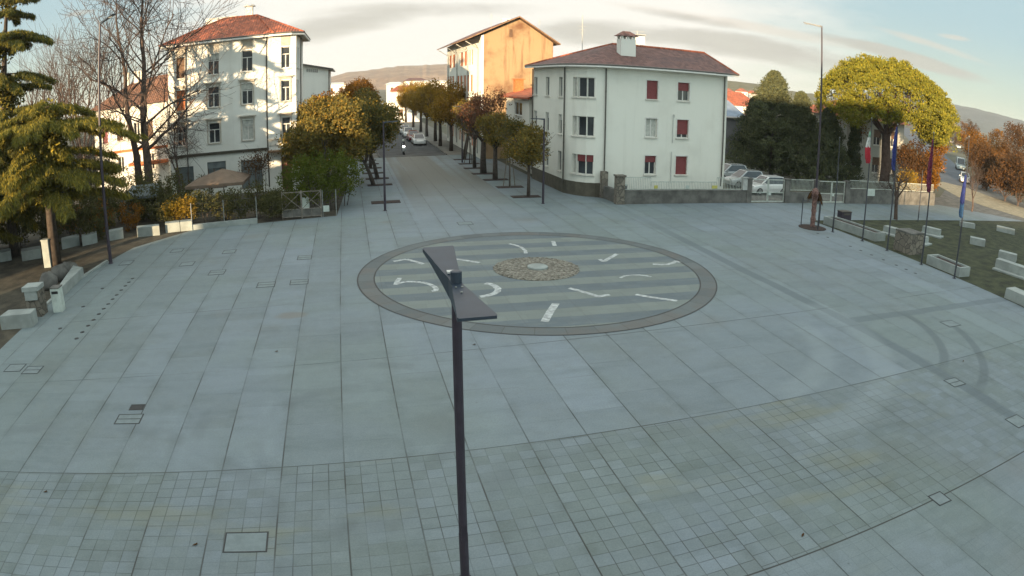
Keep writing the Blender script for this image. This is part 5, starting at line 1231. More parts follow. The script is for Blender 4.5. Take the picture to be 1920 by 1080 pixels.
bb.build('frond', 'leaf_brown', T)
bb = MB()
for a in (.3, 2.4, 4.5):
    x, y = pg.x + .82 * math.cos(a), pg.y + .82 * math.sin(a); bb.tube([(x, y, 0), (x, y, 1.95)], .035, 7); bb.tube([(x, y, 1.75), (pg.x + .3 * math.cos(a), pg.y + .3 * math.sin(a), 1.75)], .03, 6)
bb.build('support_frame', 'flag_pole', T)
bb = MB(); bb.lathe((pg.x, pg.y, 0), [(1.0, .006), (1.0, .03), (.9, .05), (.3, .09)], 28); tag(bb.build('soil_bed', 'soil', origin=(pg.x, pg.y, 0)), 'round dark soil bed around the wrapped palm', 'soil bed')

# ---- fence of the white block: rubble base wall, pillars, railings, gates
FY = 44.95
GW = thing('garden_wall', 'low old concrete wall with stone corner pillar in front of the white block', 'wall', (24, FY)); bb = MB()
gx1_, gx2_, gx3_, gx4_ = onY(1408, 380, FY).x, onY(1470, 380, FY).x, onY(1533, 380, FY).x, onY(1583, 380, FY).x
xe = onY(1752, 383, FY).x
bb.box(((18.9 + gx1_) / 2, FY + .2, .45), (gx1_ - 18.9, .32, .9)); bb.box(((18.9 + gx1_) / 2, FY + .2, .94), (gx1_ - 18.9, .40, .08))
bb.box(((gx2_ + .35 + gx3_) / 2, FY + .2, .45), (gx3_ - gx2_ - .35, .32, .9))
bb.box(((gx4_ + .5 + xe) / 2, FY + .2, .62), (xe - gx4_ - .5, .34, 1.24))
bb.build('wall', 'stone_grey', GW)
bb = MB(); bb.prism([(18.42, 47.5), (18.62, 45.3), (18.95, 45.3), (18.75, 47.5)], .01, .95); bb.build('side_wall', 'stone_grey', GW)
bb = MB(); bb.box((18.75, 45.15, 1.0), (.62, .55, 2.0)); bb.box((18.55, 47.75, 1.0), (.45, .5, 2.0)); bb.box((18.75, 45.15, 2.05), (.74, .68, .10)); bb.build('pillar', 'stone_wall', GW)
bb = MB()
for x in (gx1_ - .22, gx2_ + .3, gx3_ - .22, gx4_ + .32): bb.box((x, FY + .2, .95), (.46, .46, 1.9)); bb.box((x, FY + .2, 1.93), (.56, .56, .07))
bb.build('gate_pillar', 'stone_grey', GW)
def railing(label, x0, x1, z0, z1, y=FY + .18, step=.135):
    T = thing('railing', label, 'railing', ((x0 + x1) / 2, y)); bb = MB()
    for z in (z0 + .06, z1 - .03): bb.box(((x0 + x1) / 2, y, z), (x1 - x0, .045, .05))
    bb.build('rail', 'gate_paint', T); bb = MB(); n = int((x1 - x0) / step)
    for i in range(n + 1): bb.box((x0 + (x1 - x0) * i / n, y, (z0 + z1) / 2), (.030, .02, z1 - z0 - .05))
    ob = bb.build('bar', 'gate_paint', T); return T
railing('pale upright-bar railing between the stone corner pillar and the first downpipe', 19.1, onY(1222, 345, FY).x, .99, 1.95)
railing('lower pale railing in the middle of the long wall with small signs', onY(1222, 345, FY).x + .06, onY(1345, 345, FY).x, .99, 1.62)
railing('pale railing section just left of the white vehicle gate', onY(1345, 345, FY).x + .06, gx1_ - .5, .99, 1.95)
railing('pale railing section between the two gates', gx2_ + .6, gx3_ - .5, .99, 1.95)
def gate(label, x0, x1, h, y=FY + .16):
    T = thing('gate', label, 'gate', ((x0 + x1) / 2, y)); xm_ = (x0 + x1) / 2
    for a, b_ in ((x0 + .03, xm_ - .015), (xm_ + .015, x1 - .03)):
        bb = MB(); t = .06
        for z in (.10, .82, h): bb.box(((a + b_) / 2, y, z), (b_ - a, .05, .075 if z > .2 else .11))
        bb.box((a + t / 2, y, h / 2 + .04), (t, .055, h - .02)); bb.box((b_ - t / 2, y, h / 2 + .04), (t, .055, h - .02))
        n = int((b_ - a) / .12)
        for i in range(1, n): bb.box((a + (b_ - a) * i / n, y, h / 2 + .05), (.012, .012, h - .1))
        bb.build('gate_leaf', 'gate_paint', T)
    bb = MB(); bb.box((xm_ + .16, y - .05, .72), (.26, .05, .22)); bb.build('lock_box', 'sign_white', T); return T
gate('white double vehicle gate in front of the parked cars', gx1_ + .02, gx2_ + .06, 1.85)
gate('pale double gate left of the boundary wall, behind the wrapped palm', gx3_ + .02, gx4_ + .08, 1.85)
def panel(name, label, cat, c, d, mat, post=None):
    T = thing(name, label, cat, (c[0], c[1], 0 if post else c[2] - d[2] / 2)); bb = MB(); bb.box(c, d); bb.box((c[0], c[1] - d[1] * .5 - .004, c[2]), (d[0] * .84, .008, d[2] * .80)); bb.build('panel', mat, T)
    if post: bb = MB(); bb.tube([(c[0], c[1] + .05, 0), (c[0], c[1] + .05, c[2])], .03, 6); bb.build('post', 'steel', T)
    return T
for px, py, s_, mt, lb in ((1230, 352, .28, 'sign_yellow', 'small yellow notice at the left of the long railing'), (1289, 353, .3, 'sign_white', 'small white notice in the middle of the long railing'), (1340, 355, .5, 'sign_yellow', 'wider yellow-green notice at the right of the long railing')):
    q = onY(px, py, FY + .1); panel('notice', lb, 'notice', (q.x, FY + .12, 1.22), (s_, .02, .24), mt)
q = onY(1633, 363, FY - .05); panel('sign_board', 'blank white rectangular sign on the boundary wall behind the flagpoles', 'sign', (q.x, FY - .02, 1.05), (1.05, .05, .62), 'sign_white')
q = onY(1396, 342, FY + .1); T = thing('meter_box', 'grey-green post box fixed to the railing left of the white gate', 'box', (q.x, FY + .05)); bb = MB(); bb.box((q.x, FY + .05, 1.5), (.42, .2, .95)); bb.box((q.x, FY + .03, 2.0), (.5, .3, .06)); bb.build('cabinet', 'zinc', T)
for k, (px, lb) in enumerate(((1150, 'dark bin by the stone corner pillar'),)):
    q = onY(px, 345, 47); T = thing('bin', lb, 'bin', (19.6, 46.8)); bb = MB(); bb.box((19.6, 46.8, .55), (.55, .55, 1.1), 0, 1.12); bb.build('body', 'pole', T); bb = MB(); bb.box((19.6, 46.8, 1.14), (.66, .66, .08)); bb.build('lid', 'sign_white', T)
# boundary wall railing behind the right flagpoles
railing('dim upright railing on the boundary wall behind the flagpoles', gx4_ + .7, xe - .2, 1.26, 2.05, FY + .22, .16)

# ---- left fence, gate
def post_fence(label, x0, x1, y0, y1, n, h=1.7, z0=0):
    T = thing('mesh_fence', label, 'fence', ((x0 + x1) / 2, (y0 + y1) / 2))
    for i in range(n + 1):
        t = i / n; bb = MB(); bb.tube([(x0 + (x1 - x0) * t, y0 + (y1 - y0) * t, 0), (x0 + (x1 - x0) * t, y0 + (y1 - y0) * t, h)], .035, 7); bb.build('post', 'steel', T)
    bb = MB()
    for z in (z0 + .1, (z0 + h) / 2, h - .08): bb.tube([(x0, y0, z), (x1, y1, z)], .010, 4)
    L = math.hypot(x1 - x0, y1 - y0)
    for i in range(int(L / .14)):
        t = i / int(L / .14); bb.tube([(x0 + (x1 - x0) * t, y0 + (y1 - y0) * t, z0), (x0 + (x1 - x0) * t, y0 + (y1 - y0) * t, h - .08)], .004, 3, cap=False)
    bb.build('mesh', 'iron', T); return T
g0_, g1_ = G(362, 434), G(484, 420)
post_fence('wire mesh fence on the low kerb in front of the dark hedge', -10.6, -6.2, 43.62, 44.2, 2, 1.75, .3)
bb = MB(); bb.prism([(-10.65, 43.5), (-6.2, 44.05), (-6.2, 44.3), (-10.65, 43.78)], 0, .34); tag(bb.build('low_wall', 'stone_light', origin=(-8.4, 43.9, 0)), 'low pale kerb wall under the wire mesh fence', 'wall')
xa_, xb_ = onY(530, 408, 44.75).x, onY(603, 405, 44.9).x
M['rusty'] = plain('rusty_gate_iron', (.17, .15, .125), .7, .35, 6)
LG = thing('gate', 'rusty cross-braced double gate in the left fence by the avenue corner', 'gate', ((xa_ + xb_) / 2, 44.85)); xm_ = (xa_ + xb_) / 2
for a, b_ in ((xa_, xm_ - .02), (xm_ + .02, xb_)):
    bb = MB(); y = 44.85
    for z in (.12, .62, 1.75): bb.tube([(a, y, z), (b_, y, z)], .026, 6)
    for x in (a, b_): bb.tube([(x, y, 0), (x, y, 1.85)], .035, 6)
    bb.tube([(a, y, .62), (b_, y, 1.75)], .022, 5); bb.tube([(a, y, 1.75), (b_, y, .62)], .022, 5); bb.tube([((a + b_) / 2, y, .12), ((a + b_) / 2, y, .62)], .018, 5); bb.build('gate_leaf', 'rusty', LG)
    bb = MB(); bb.box(((a + b_) / 2, y + .04, .37), (b_ - a - .05, .015, .48)); bb.build('lower_panel', 'stone_grey', LG)
post_fence('short mesh fence panel right of the cross-braced gate', xb_ + .1, onY(631, 405, 44.95).x, 44.9, 44.95, 1, 1.75)
q = onY(612, 398, 44.7); panel('notice', 'small white triangular notice leaning on the fence panel by the avenue', 'notice', (q.x, 44.8, .55), (.4, .03, .4), 'sign_white')
q = onY(573, 385, 46.3); T = thing('garden_chair', 'white plastic garden chair seen behind the cross-braced gate', 'chair', (q.x, 46.3)); bb = MB(); bb.box((q.x, 46.3, .45), (.5, .5, .05)); bb.build('seat', 'sign_white', T); bb = MB(); bb.box((q.x, 46.55, .78), (.5, .05, .62)); bb.build('backrest', 'sign_white', T)
for sx in (-1, 1):
    for sy in (-1, 1): bb = MB(); bb.box((q.x + sx * .21, 46.3 + sy * .21, .21), (.05, .05, .42)); bb.build('leg', 'sign_white', T)

# ---- left garden stonework
def slab(name, label, pxs, h, mat, cat, w_=None, rz=None, group=None, chamfer=.02):
    P = [G(*p) for p in pxs]; c = sum(P, Vector((0, 0, 0))) / len(P); bb = MB(); pts = [(p.x, p.y) for p in P]
    bb.prism(pts, 0, h - chamfer); ins = [((x - c.x) * (1 - chamfer * 1.4) + c.x, (y - c.y) * (1 - chamfer * 1.4) + c.y) for x, y in pts]
    n = len(bb.v); bb.prism(ins, h - chamfer, h); return tag(bb.build(name, mat, origin=(c.x, c.y, 0)), label, cat, group)
slab('stone_bench', 'pale solid stone block at the bottom left corner of the lawn', [(3, 619), (62, 614), (72, 603), (20, 606)], .62, 'stone_light', 'bench')
slab('stone_bench', 'long pale stone bench along the left paving edge behind the white bin', [(108, 562), (120, 556), (158, 518), (140, 514)], .5, 'stone_light', 'bench')
for k, (px, py, r0_, lb) in enumerate(((92, 540, .62, 'dark rough stump lying behind the white bin'), (112, 525, .6, 'rounded grey boulder in the row by the left edge'), (125, 514, .52, 'upright rounded boulder nearest the left lamp post'), (137, 512, .45, 'small pale boulder beside the upright one'))):
    g = G(px, py); r_ = random.Random(k + 5); bb = MB(); prof = [(r0_ * .8, 0), (r0_, r0_ * .35), (r0_ * .92, r0_ * .8), (r0_ * .6, r0_ * 1.2), (r0_ * .15, r0_ * 1.35)]
    bb.lathe((g.x, g.y, -.02), prof, 11); bb.v = [(x + r_.uniform(-.07, .07), y + r_.uniform(-.07, .07), z + (r_.uniform(-.04, .06) if z > .1 else 0)) for x, y, z in bb.v]
    tag(bb.build('boulder', 'stone_grey', smooth=True, origin=(g.x, g.y, 0)), lb, 'boulder', 'boulders at the left paving edge')
g = G(72, 590); T = thing('stone_pedestal', 'brick pedestal with a tilted pale plaque on the left lawn', 'pedestal', (g.x, g.y)); bb = MB(); bb.box((g.x, g.y, .6), (.85, .7, 1.2)); bb.build('base', 'stone_wall', T); bb = MB(); bb.box((g.x, g.y - .1, 1.32), (.95, .8, .2)); bb.box((g.x - .02, g.y - .40, 1.06), (.7, .12, .5)); bb.build('plaque', 'stone_light', T)
g = G(112, 583); T = thing('litter_bin', 'white rubbish bin with open slot standing at the left paving edge', 'bin', (g.x, g.y)); bb = MB(); bb.box((g.x, g.y, .55), (.50, .46, 1.1)); bb.build('body', 'sign_white', T); bb = MB(); bb.box((g.x, g.y, 1.12), (.54, .50, .05)); bb.build('lid', 'stone_grey', T); bb = MB(); bb.box((g.x, g.y - .235, .92), (.36, .03, .12)); bb.build('slot', 'iron', T)
for pxs, lb in (([(258, 445), (300, 441), (300, 437), (258, 441)], 'sunlit low wall block just right of the left lamp post'), ([(311, 437), (338, 434), (338, 430), (311, 433)], 'sunlit low wall block under the yellow bush'), ([(339, 434), (361, 432), (361, 428), (339, 430)], 'last sunlit wall block at the garden corner'), ([(206, 452), (232, 447), (232, 443), (206, 448)], 'small sunlit wall block right behind the left lamp post'), ([(155, 462), (183, 455), (183, 450), (155, 457)], 'sunlit wall block left of the left lamp post'), ([(117, 468), (150, 460), (150, 455), (117, 463)], 'sunlit wall block beside the pale garden post'), ([(42, 490), (78, 484), (78, 478), (42, 484)], 'wide bench wall with bright top half under the cedar'), ([(0, 492), (22, 488), (22, 482), (0, 486)], 'bright wall block at the left picture edge')):
    slab('low_wall', lb, pxs, .62, 'stone_light', 'wall', group='low sunlit walls under the cedar')
g = G(92, 500); T = thing('garden_post', 'pale square garden post with leaf shadows under the cedar', 'post', (g.x, g.y)); bb = MB(); bb.box((g.x, g.y, .8), (.5, .45, 1.6)); bb.build('shaft', 'stone_light', T); bb = MB(); bb.box((g.x, g.y, 1.63), (.58, .53, .06)); bb.build('cap', 'stone_light', T)
bb = MB(); bb.prism([(-15.32, 27), (-15.14, 27), (-15.14, 31.1), (-14.4, 36.5), (-14.55, 36.6), (-15.32, 31.2)], -.01, .10); tag(bb.build('kerb', 'stone_light'), kind='structure')
# cafe parasol, awning, signs in the left garden
q = onY(418, 330, 51); T = thing('parasol', 'large brown cafe parasol in the garden in front of the villa', 'parasol', (q.x, 51)); zt_ = onY(418, 316, 51).z; bb = MB(); bb.tube([(q.x, 51, 0), (q.x, 51, zt_)], .04, 8); bb.build('pole', 'wood', T)
bb = MB(); hw = 2.1
e = [(q.x - hw * 1.25, 51 - hw, zt_ - .85), (q.x + hw * .9, 51 - hw, zt_ - .85), (q.x + hw * .9, 51 + hw, zt_ - .85), (q.x - hw * 1.25, 51 + hw, zt_ - .85)]
for i in range(4): bb.poly([e[i], e[(i + 1) % 4], (q.x, 51, zt_)]); a, b_ = e[i], e[(i + 1) % 4]; bb.poly([a, (a[0], a[1], a[2] - .22), (b_[0], b_[1], b_[2] - .22), b_])
bb.build('canopy', 'parasol', T)
q = onY(268, 358, 49); T = thing('awning', 'grey-blue canvas awning among the garden shrubs behind the lit wall', 'awning', (q.x, 49)); zt_ = q.z + .25; bb = MB()
bb.poly([(q.x - 1.7, 48.2, zt_ - .6), (q.x + 1.4, 48.2, zt_ - .5), (q.x + 1.2, 50, zt_ + .1), (q.x - 1.2, 50, zt_ + .1)]); bb.poly([(q.x - 1.7, 48.2, zt_ - .78), (q.x + 1.4, 48.2, zt_ - .68), (q.x + 1.4, 48.2, zt_ - .5), (q.x - 1.7, 48.2, zt_ - .6)]); bb.build('canvas', 'awning', T)
for x, y in ((-1.6, 48.25), (1.3, 48.25), (-1.1, 49.95), (1.1, 49.95)): bb = MB(); bb.tube([(q.x + x, y, 0), (q.x + x, y, zt_ - .55 + (.6 if y > 49 else 0))], .03, 6); bb.build('leg', 'wood', T)
q = onY(197, 331, 57); panel('sign_board', 'small white sign in front of the orange band of the left house', 'sign', (q.x, 57, q.z), (.62, .04, .55), 'sign_white', post=1)

# ---- right lawn benches
def bench(label, p0, p1, w_, h, mat='stone_light', hollow=False, foot=False, group='pale stone benches on the right lawn', name='stone_bench'):
    a, b_ = Vector(p0), Vector(p1); d = (b_ - a); L = d.length; rz = math.atan2(d.y, d.x); c = (a + b_) / 2
    T = thing(name, label, 'bench' if name == 'stone_bench' else 'planter', (c.x, c.y), group); bb = MB()
    if hollow:
        for s in (-1, 1): bb.box((c.x - math.sin(rz) * s * (w_ / 2 - .07), c.y + math.cos(rz) * s * (w_ / 2 - .07), h / 2), (L, .14, h), rz); bb.box((c.x + math.cos(rz) * s * (L / 2 - .08), c.y + math.sin(rz) * s * (L / 2 - .08), h / 2), (.155, w_ - .29, h - .004), rz)
        bb.build('trough', mat, T); bb = MB(); bb.box((c.x, c.y, h * .42), (L - .34, w_ - .30, h * .8), rz); bb.build('soil', 'soil', T)
    else:
        bb.box((c.x, c.y, h * .5 + (.03 if foot else 0)), (L, w_, h), rz, .985); bb.build('block', mat, T)
        if foot: bb = MB(); bb.box((c.x - math.sin(rz) * -.25, c.y - .25, .05), (L + .3, w_ + .5, .1), rz); bb.build('footing', mat, T)
    return T
bench('long pale stone trough at the lawn edge between the first two flagpoles', (31.9, 37.3), (32.3, 32.0), 1.1, .55, hollow=True, name='stone_planter')
bench('hollow pale stone trough at the lawn edge by the nearest flagpoles', (31.9, 26.6), (31.9, 23.7), 1.1, .55, hollow=True, name='stone_planter')
bench('low pale bench slab right of the first flagpole, behind the long trough', (35.2, 34.5), (36.2, 30.9), .6, .45, foot=True)
bench('pale bench block with a dark hole behind the maroon flag pole', G(1730, 436), G(1762, 444), .6, .5, foot=True)
bench('wide pale bench block in the middle of the right lawn', G(1818, 456), G(1846, 462), .7, .5)
bench('pale bench block at far right, before the brown shrubs', G(1872, 482), G(1905, 491), .7, .5)
bench('long pale bench on a footing at the right picture edge', G(1868, 502), G(1935, 525), .75, .6, foot=True)
bench('low far bench block at the right end of the lawn', G(1868, 432), G(1902, 440), .6, .45)
bench('flat pale bench block behind the nearest flagpole on the far lawn', G(1800, 424), G(1826, 428), .6, .4)
bench('big pale stone bench at the lawn edge in the lower right', (31.75, 19.9), (31.75, 15.5), 1.0, .55)
bench('end of another pale bench cut by the right picture edge', (36.5, 19.2), (38.5, 18.9), .7, .5)
g = G(1698, 472); gb = onY(1700, 424, 30.2); T = thing('stone_pedestal', 'square dark rubble pedestal at the lawn edge behind the flagpoles', 'pedestal', (32.4, 29.6)); bb = MB(); bb.box((32.4, 29.3, .62), (1.5, 1.5, 1.24), .08, .94); bb.build('base', 'stone_wall', T); bb = MB(); bb.box((32.4, 29.3, 1.28), (1.45, 1.45, .10), .08); bb.build('cap', 'stone_grey', T)
g = G(1582, 416); T = thing('litter_bin', 'dark square litter bin at the far lawn edge', 'bin', (g.x, g.y)); bb = MB(); bb.box((g.x, g.y, .38), (.95, .6, .76)); bb.build('body', 'pole', T); bb = MB(); bb.box((g.x, g.y, .79), (1.0, .66, .05)); bb.box((g.x, g.y - .31, .62), (.6, .02, .12)); bb.build('lid', 'pipe', T)

# ---- things set in the paving
def cover(label, px, py, w_, d_, kind='frame', split=0, rz=0.0):
    g = G(px, py); T = thing('manhole_cover', label, 'manhole cover', (g.x, g.y, .004), 'covers set in the paving'); bb = MB(); z = .009; t = .035
    for sx in (-1, 1): bb.box((g.x + sx * (w_ / 2 - t / 2), g.y, z), (t, d_, .008), 0); bb.box((g.x, g.y + sx * (d_ / 2 - t / 2), z), (w_ - 2 * t, t, .008), 0)
    if split: bb.box((g.x, g.y, z), (w_ - 2 * t, t, .008))
    bb.build('frame', 'iron', T); bb = MB(); bb.box((g.x, g.y, .007), (w_ - 2 * t - .002, d_ - 2 * t - .002, .006)); bb.build('lid', 'cover' if kind == 'frame' else 'iron', T)
    if kind == 'big':
        pass
    return T
cover('large square paved cover with dark frame, nearest the viewer at lower left', 461, 1017, .95, .70)
cover('wide two-part cover left of the paving middle', 242, 786, .85, .62, split=1)
cover('small dark grating beside the wide two-part cover', 257, 764, .48, .38, 'grate')
cover('square cover at the left edge in the near paving', 28, 690, .85, .7)
cover('square cover split in two next to the leftmost one', 61, 694, .80, .7, split=1)
cover('narrow cover nearest the left rim of the clock disc, far one', 571, 483, .75, .85, split=1)
cover('cover left of the clock disc beside a long seam', 499, 534, .85, .8, split=1)
cover('cover just left of the clock ring, near one', 561, 529, .85, .8, split=1)
cover('cover with three bars in the left paving', 407, 511, .85, .85, split=1)
cover('outlined cover near the left fence', 351, 495, .8, .8)
cover('faint outlined cover below the mesh fence', 430, 472, .75, .8)
cover('faint cover near the low sunlit wall', 332, 470, .75, .8)
cover('faint cover beside the left lamp post', 237, 493, .8, .9)
cover('cover on the faint tyre arc at right', 1782, 607, .9, .7)
cover('dark-framed cover on the long dark paving band at right', 1790, 717, .7, .62, split=1)
cover('cover cut by the right edge beyond the dark paving band', 1908, 790, .8, .7)
cover('small cover in the right paving near the seam', 1762, 935, .5, .5)
cover('faint cover behind the clock disc on the avenue axis', 872, 419, .9, .9)
dot = None
for i, (px, py) in enumerate(((143, 635), (154, 623), (164, 611), (174, 600), (185, 589), (194, 579), (204, 570), (213, 561), (221, 553), (229, 544), (237, 536), (246, 529), (253, 522))):
    g = G(px, py); g.x = -11.48
    if dot is None:
        bb = MB(); bb.lathe((g.x, g.y, .004), [(.105, 0), (.105, .008), (.085, .011)], 16); dot = bb.build('floor_light', 'iron', origin=(g.x, g.y, .004)); c = dot
    else: c = dot.copy(); COL.objects.link(c); c.location = (g.x, g.y, .004)
    tag(c, 'small dark round floor light in the long row near the left edge', 'floor light', 'row of floor lights at the left')
for i, (px, py) in enumerate(((113, 616), (156, 575), (192, 541))):
    g = G(px, py); c = dot.copy(); COL.objects.link(c); c.location = (g.x, g.y, .004); tag(c, ('nearest', 'middle', 'farthest')[i] + ' of three lone floor lights beside the long row at left', 'floor light', 'three floor lights outside the row')
for i, (px, py) in enumerate(((1530, 438), (1555, 445), (1590, 462), (1610, 470), (1635, 478), (1660, 487), (1685, 497), (1700, 505), (1710, 513))):
    g = G(px, py); c = dot.copy(); COL.objects.link(c); c.location = (28.6, g.y, .004); tag(c, 'small dark round floor light in the row before the flagpoles', 'floor light', 'row of floor lights at the right')
for i, (px, py, lb) in enumerate(((518, 659, 'dead leaf on the paving left of the clock disc'), (889, 646, 'dead leaf just below the clock ring'), (85, 922, 'dark twig on the paving at lower left'), (366, 1021, 'dead leaf left of the large cover'), (1806, 677, 'dark pebble-like leaf between the tyre arcs'), (1505, 1003, 'dead leaf near the bottom right seam'))):
    g = G(px, py, .02); bb = MB(); bb.leaf(g, Vector((1, .3 * i - .6, .12)), Vector((0, 0, 1)), .16, .06); bb.leaf(g + Vector((.03, .02, .01)), Vector((.4, 1, .1)), Vector((0, 0, 1)), .08, .04); tag(bb.build('dead_leaf', 'leaf_brown', origin=g), lb, 'leaf', 'dead leaves blown over the paving')

# ================================================================ VEHICLES
def carmat(name, col, rough=.25):
    m, N, b = material(name); b.inputs['Base Color'].default_value = (*col, 1); b.inputs['Roughness'].default_value = rough; b.inputs['Coat Weight'].default_value = .6; b.inputs['Coat Roughness'].default_value = .08; return m
PAINT = {k: carmat(k + '_paint', c) for k, c in dict(white=(.62, .62, .60), red=(.14, .012, .016), grey=(.16, .17, .18), silver=(.38, .39, .39), dark=(.03, .033, .04), teal=(.30, .36, .36)).items()}
M['headlight'] = plain('headlight_glass', (.6, .6, .58), .15, .05, 5); M['taillight'] = plain('tail_light', (.28, .02, .02), .25, .1, 5)
def car(label, loc, rz, paint, L=4.2, W=1.75, H=1.46, van=False, group='cars parked along the avenue', on=False):
    T = thing('van' if van else 'parked_car', label, 'van' if van else 'car', (0, 0, 0), group)
    st_ = [(-.5, .42, .62, .80), (-.485, .26, .78, .92), (-.43, .22, .90, .97), (-.25, .20, .95, 1.0), (0, .20, .94, 1.0), (.22, .20, .91, .99), (.40, .21, .80, .95), (.475, .26, .70, .88), (.5, .42, .60, .74)]
    if van: st_ = [(-.5, .3, 1.0, .94), (-.48, .24, 1.1, .98), (0, .22, 1.1, 1.0), (.3, .22, 1.08, .99), (.46, .24, .95, .94), (.5, .4, .75, .84)]
    bb = MB(); k = 8
    for x, zb, zt, wk in st_:
        hw = W / 2 * wk; zm = (zb + zt) / 2
        for y, z in ((-hw * .92, zb), (-hw, zm), (-hw * .97, zt - .06), (-hw * .86, zt), (hw * .86, zt), (hw * .97, zt - .06), (hw, zm), (hw * .92, zb)): bb.v.append((x * L, y, z))
    for i in range(len(st_) - 1):
        for j in range(k): q = (j + 1) % k; bb.f.append((i * k + j, i * k + q, i * k + k + q, i * k + k + j))
    bb.f.append(tuple(range(k))[::-1]); bb.f.append(tuple((len(st_) - 1) * k + j for j in range(k))); bb.f = [f[::-1] for f in bb.f]
    body = bb.build('body', paint, T, smooth=False); bv = body.modifiers.new('soften', 'BEVEL'); bv.width = .05; bv.segments = 2
    # cabin: roof shell with glass set into it
    cs = ((-.42, .92), (-.33, H), (.06, H), (.27, .90)) if not van else ((-.495, 1.08), (-.48, H), (.26, H), (.42, 1.04))
    bb = MB(); hb, ht = W / 2 * .88, W / 2 * .70 if not van else W / 2 * .84
    ring = [[(x * L, -(hb if i in (0, 3) else ht), z), (x * L, (hb if i in (0, 3) else ht), z)] for i, (x, z) in enumerate(cs)]
    for a, b_ in zip(ring, ring[1:]): bb.quad(a[0], b_[0], b_[1], a[1])
    for s in (0, 1): bb.quad(*[ring[i][s] for i in ((0, 1, 2, 3) if s else (3, 2, 1, 0))])
    cb = bb.build('roof', paint, T); bv = cb.modifiers.new('soften', 'BEVEL'); bv.width = .06; bv.segments = 2
    def inset(q, k_=.12, off=.012):
        q = [Vector(p) for p in q]; c = sum(q, Vector((0, 0, 0))) / 4; n_ = (q[1] - q[0]).cross(q[3] - q[0]).normalized(); n_ = n_ if n_.dot(c - Vector((0, 0, .9))) > 0 else -n_
        return [p.lerp(c, k_) + n_ * off for p in q]
    for nm, q in (('rear_window', [ring[0][0], ring[0][1], ring[1][1], ring[1][0]]), ('windscreen', [ring[2][0], ring[2][1], ring[3][1], ring[3][0]]), ('side_window', [ring[i][0] for i in range(4)]), ('side_window', [ring[i][1] for i in range(4)])):
        bb = MB(); bb.poly(inset(q)); bb.build(nm, 'glass', T)
    for sx, nm, mt in ((.484, 'headlight', 'headlight'), (-.492, 'taillight', 'taillight')):
        for s in (-1, 1): bb = MB(); bb.box((sx * L, s * W * .36, .70 if sx > 0 else .80), (.10, .30, .14)); bb.build(nm, mt, T)
    for s in (.498, -.498): bb = MB(); bb.box((s * L, 0, .40), (.09, W * .8, .22)); bb.build('bumper', paint if s > 0 else 'black', T)
    for s in (-1, 1): bb = MB(); bb.box((.20 * L, s * (W / 2 + .05), .98), (.16, .16, .11)); bb.build('mirror', paint, T)
    for x in (-.31, .31):
        for s in (-1, 1):
            bb = MB(); c = Vector((x * L, s * (W / 2 - .10), .31)); bb.tube([c - Vector((0, .1, 0)), c + Vector((0, .1, 0))], .31, 18); wh = bb.build('wheel', 'black', T, smooth=False)
            bb = MB(); bb.tube([c + Vector((0, s * .085, 0)), c + Vector((0, s * .112, 0))], .20, 12); bb.build('rim', 'rim', wh)
    T.location = (loc[0], loc[1], 0.005); T.rotation_euler = (0, 0, rz); return T
car('white car parked nearest on the right side of the avenue, facing the piazza', (9.7, 94.5), R(-90), PAINT['white'])
car('dark red car parked behind the white one on the avenue', (9.6, 101.2), R(-90), PAINT['red'])
car('second white car in the parked row along the avenue', (9.5, 108.5), R(-90), PAINT['white'], H=1.5)
car('silver car behind the second white car on the avenue', (9.5, 115.5), R(-90), PAINT['silver'])
car('dark car fifth in the parked row on the avenue', (9.4, 123), R(-90), PAINT['dark'])
car('grey car last in the parked row on the avenue', (9.4, 131), R(-90), PAINT['grey'])
car('dark car far down the avenue on its left side', (5.0, 124), R(90), PAINT['dark'])
car('small silver car far down the avenue on its left side', (5.0, 136), R(90), PAINT['silver'])
gq = 'cars parked behind the white gate'
car('silver-white car directly behind the white vehicle gate', (onY(1436, 365, 49.4).x, 49.4), R(182), PAINT['white'], group=gq, H=1.55)
car('grey car second behind the gate, roof just visible over the railing', (onY(1397, 340, 53).x, 53), R(182), PAINT['silver'], group=gq, H=1.52)
car('grey car farthest behind the gate, next to the white block', (onY(1368, 330, 57).x, 57.0), R(182), PAINT['silver'], group=gq, H=1.56)
q = G(1800, 318); car('pale teal van parked on the side road at right', (q.x, q.y), R(222), PAINT['teal'], L=4.9, W=1.95, H=2.2, van=True, group='vehicles on the side road')
q = G(1808, 342); car('pale car parked behind the nearest flagpole on the side road', (q.x, q.y), R(222), PAINT['white'], group='vehicles on the side road')
q = G(1762, 324); car('dark car with red tail light driving away on the side road', (q.x + 1.5, q.y + 1.5), R(44), PAINT['dark'], group='vehicles on the side road')
q = G(1784, 268); car('distant car with bright light far along the side road', (q.x, q.y), R(222), PAINT['dark'], group='vehicles on the side road')
q = G(1797, 278); car('second distant car along the right of the side road', (q.x, q.y), R(222), PAINT['silver'], group='vehicles on the side road')
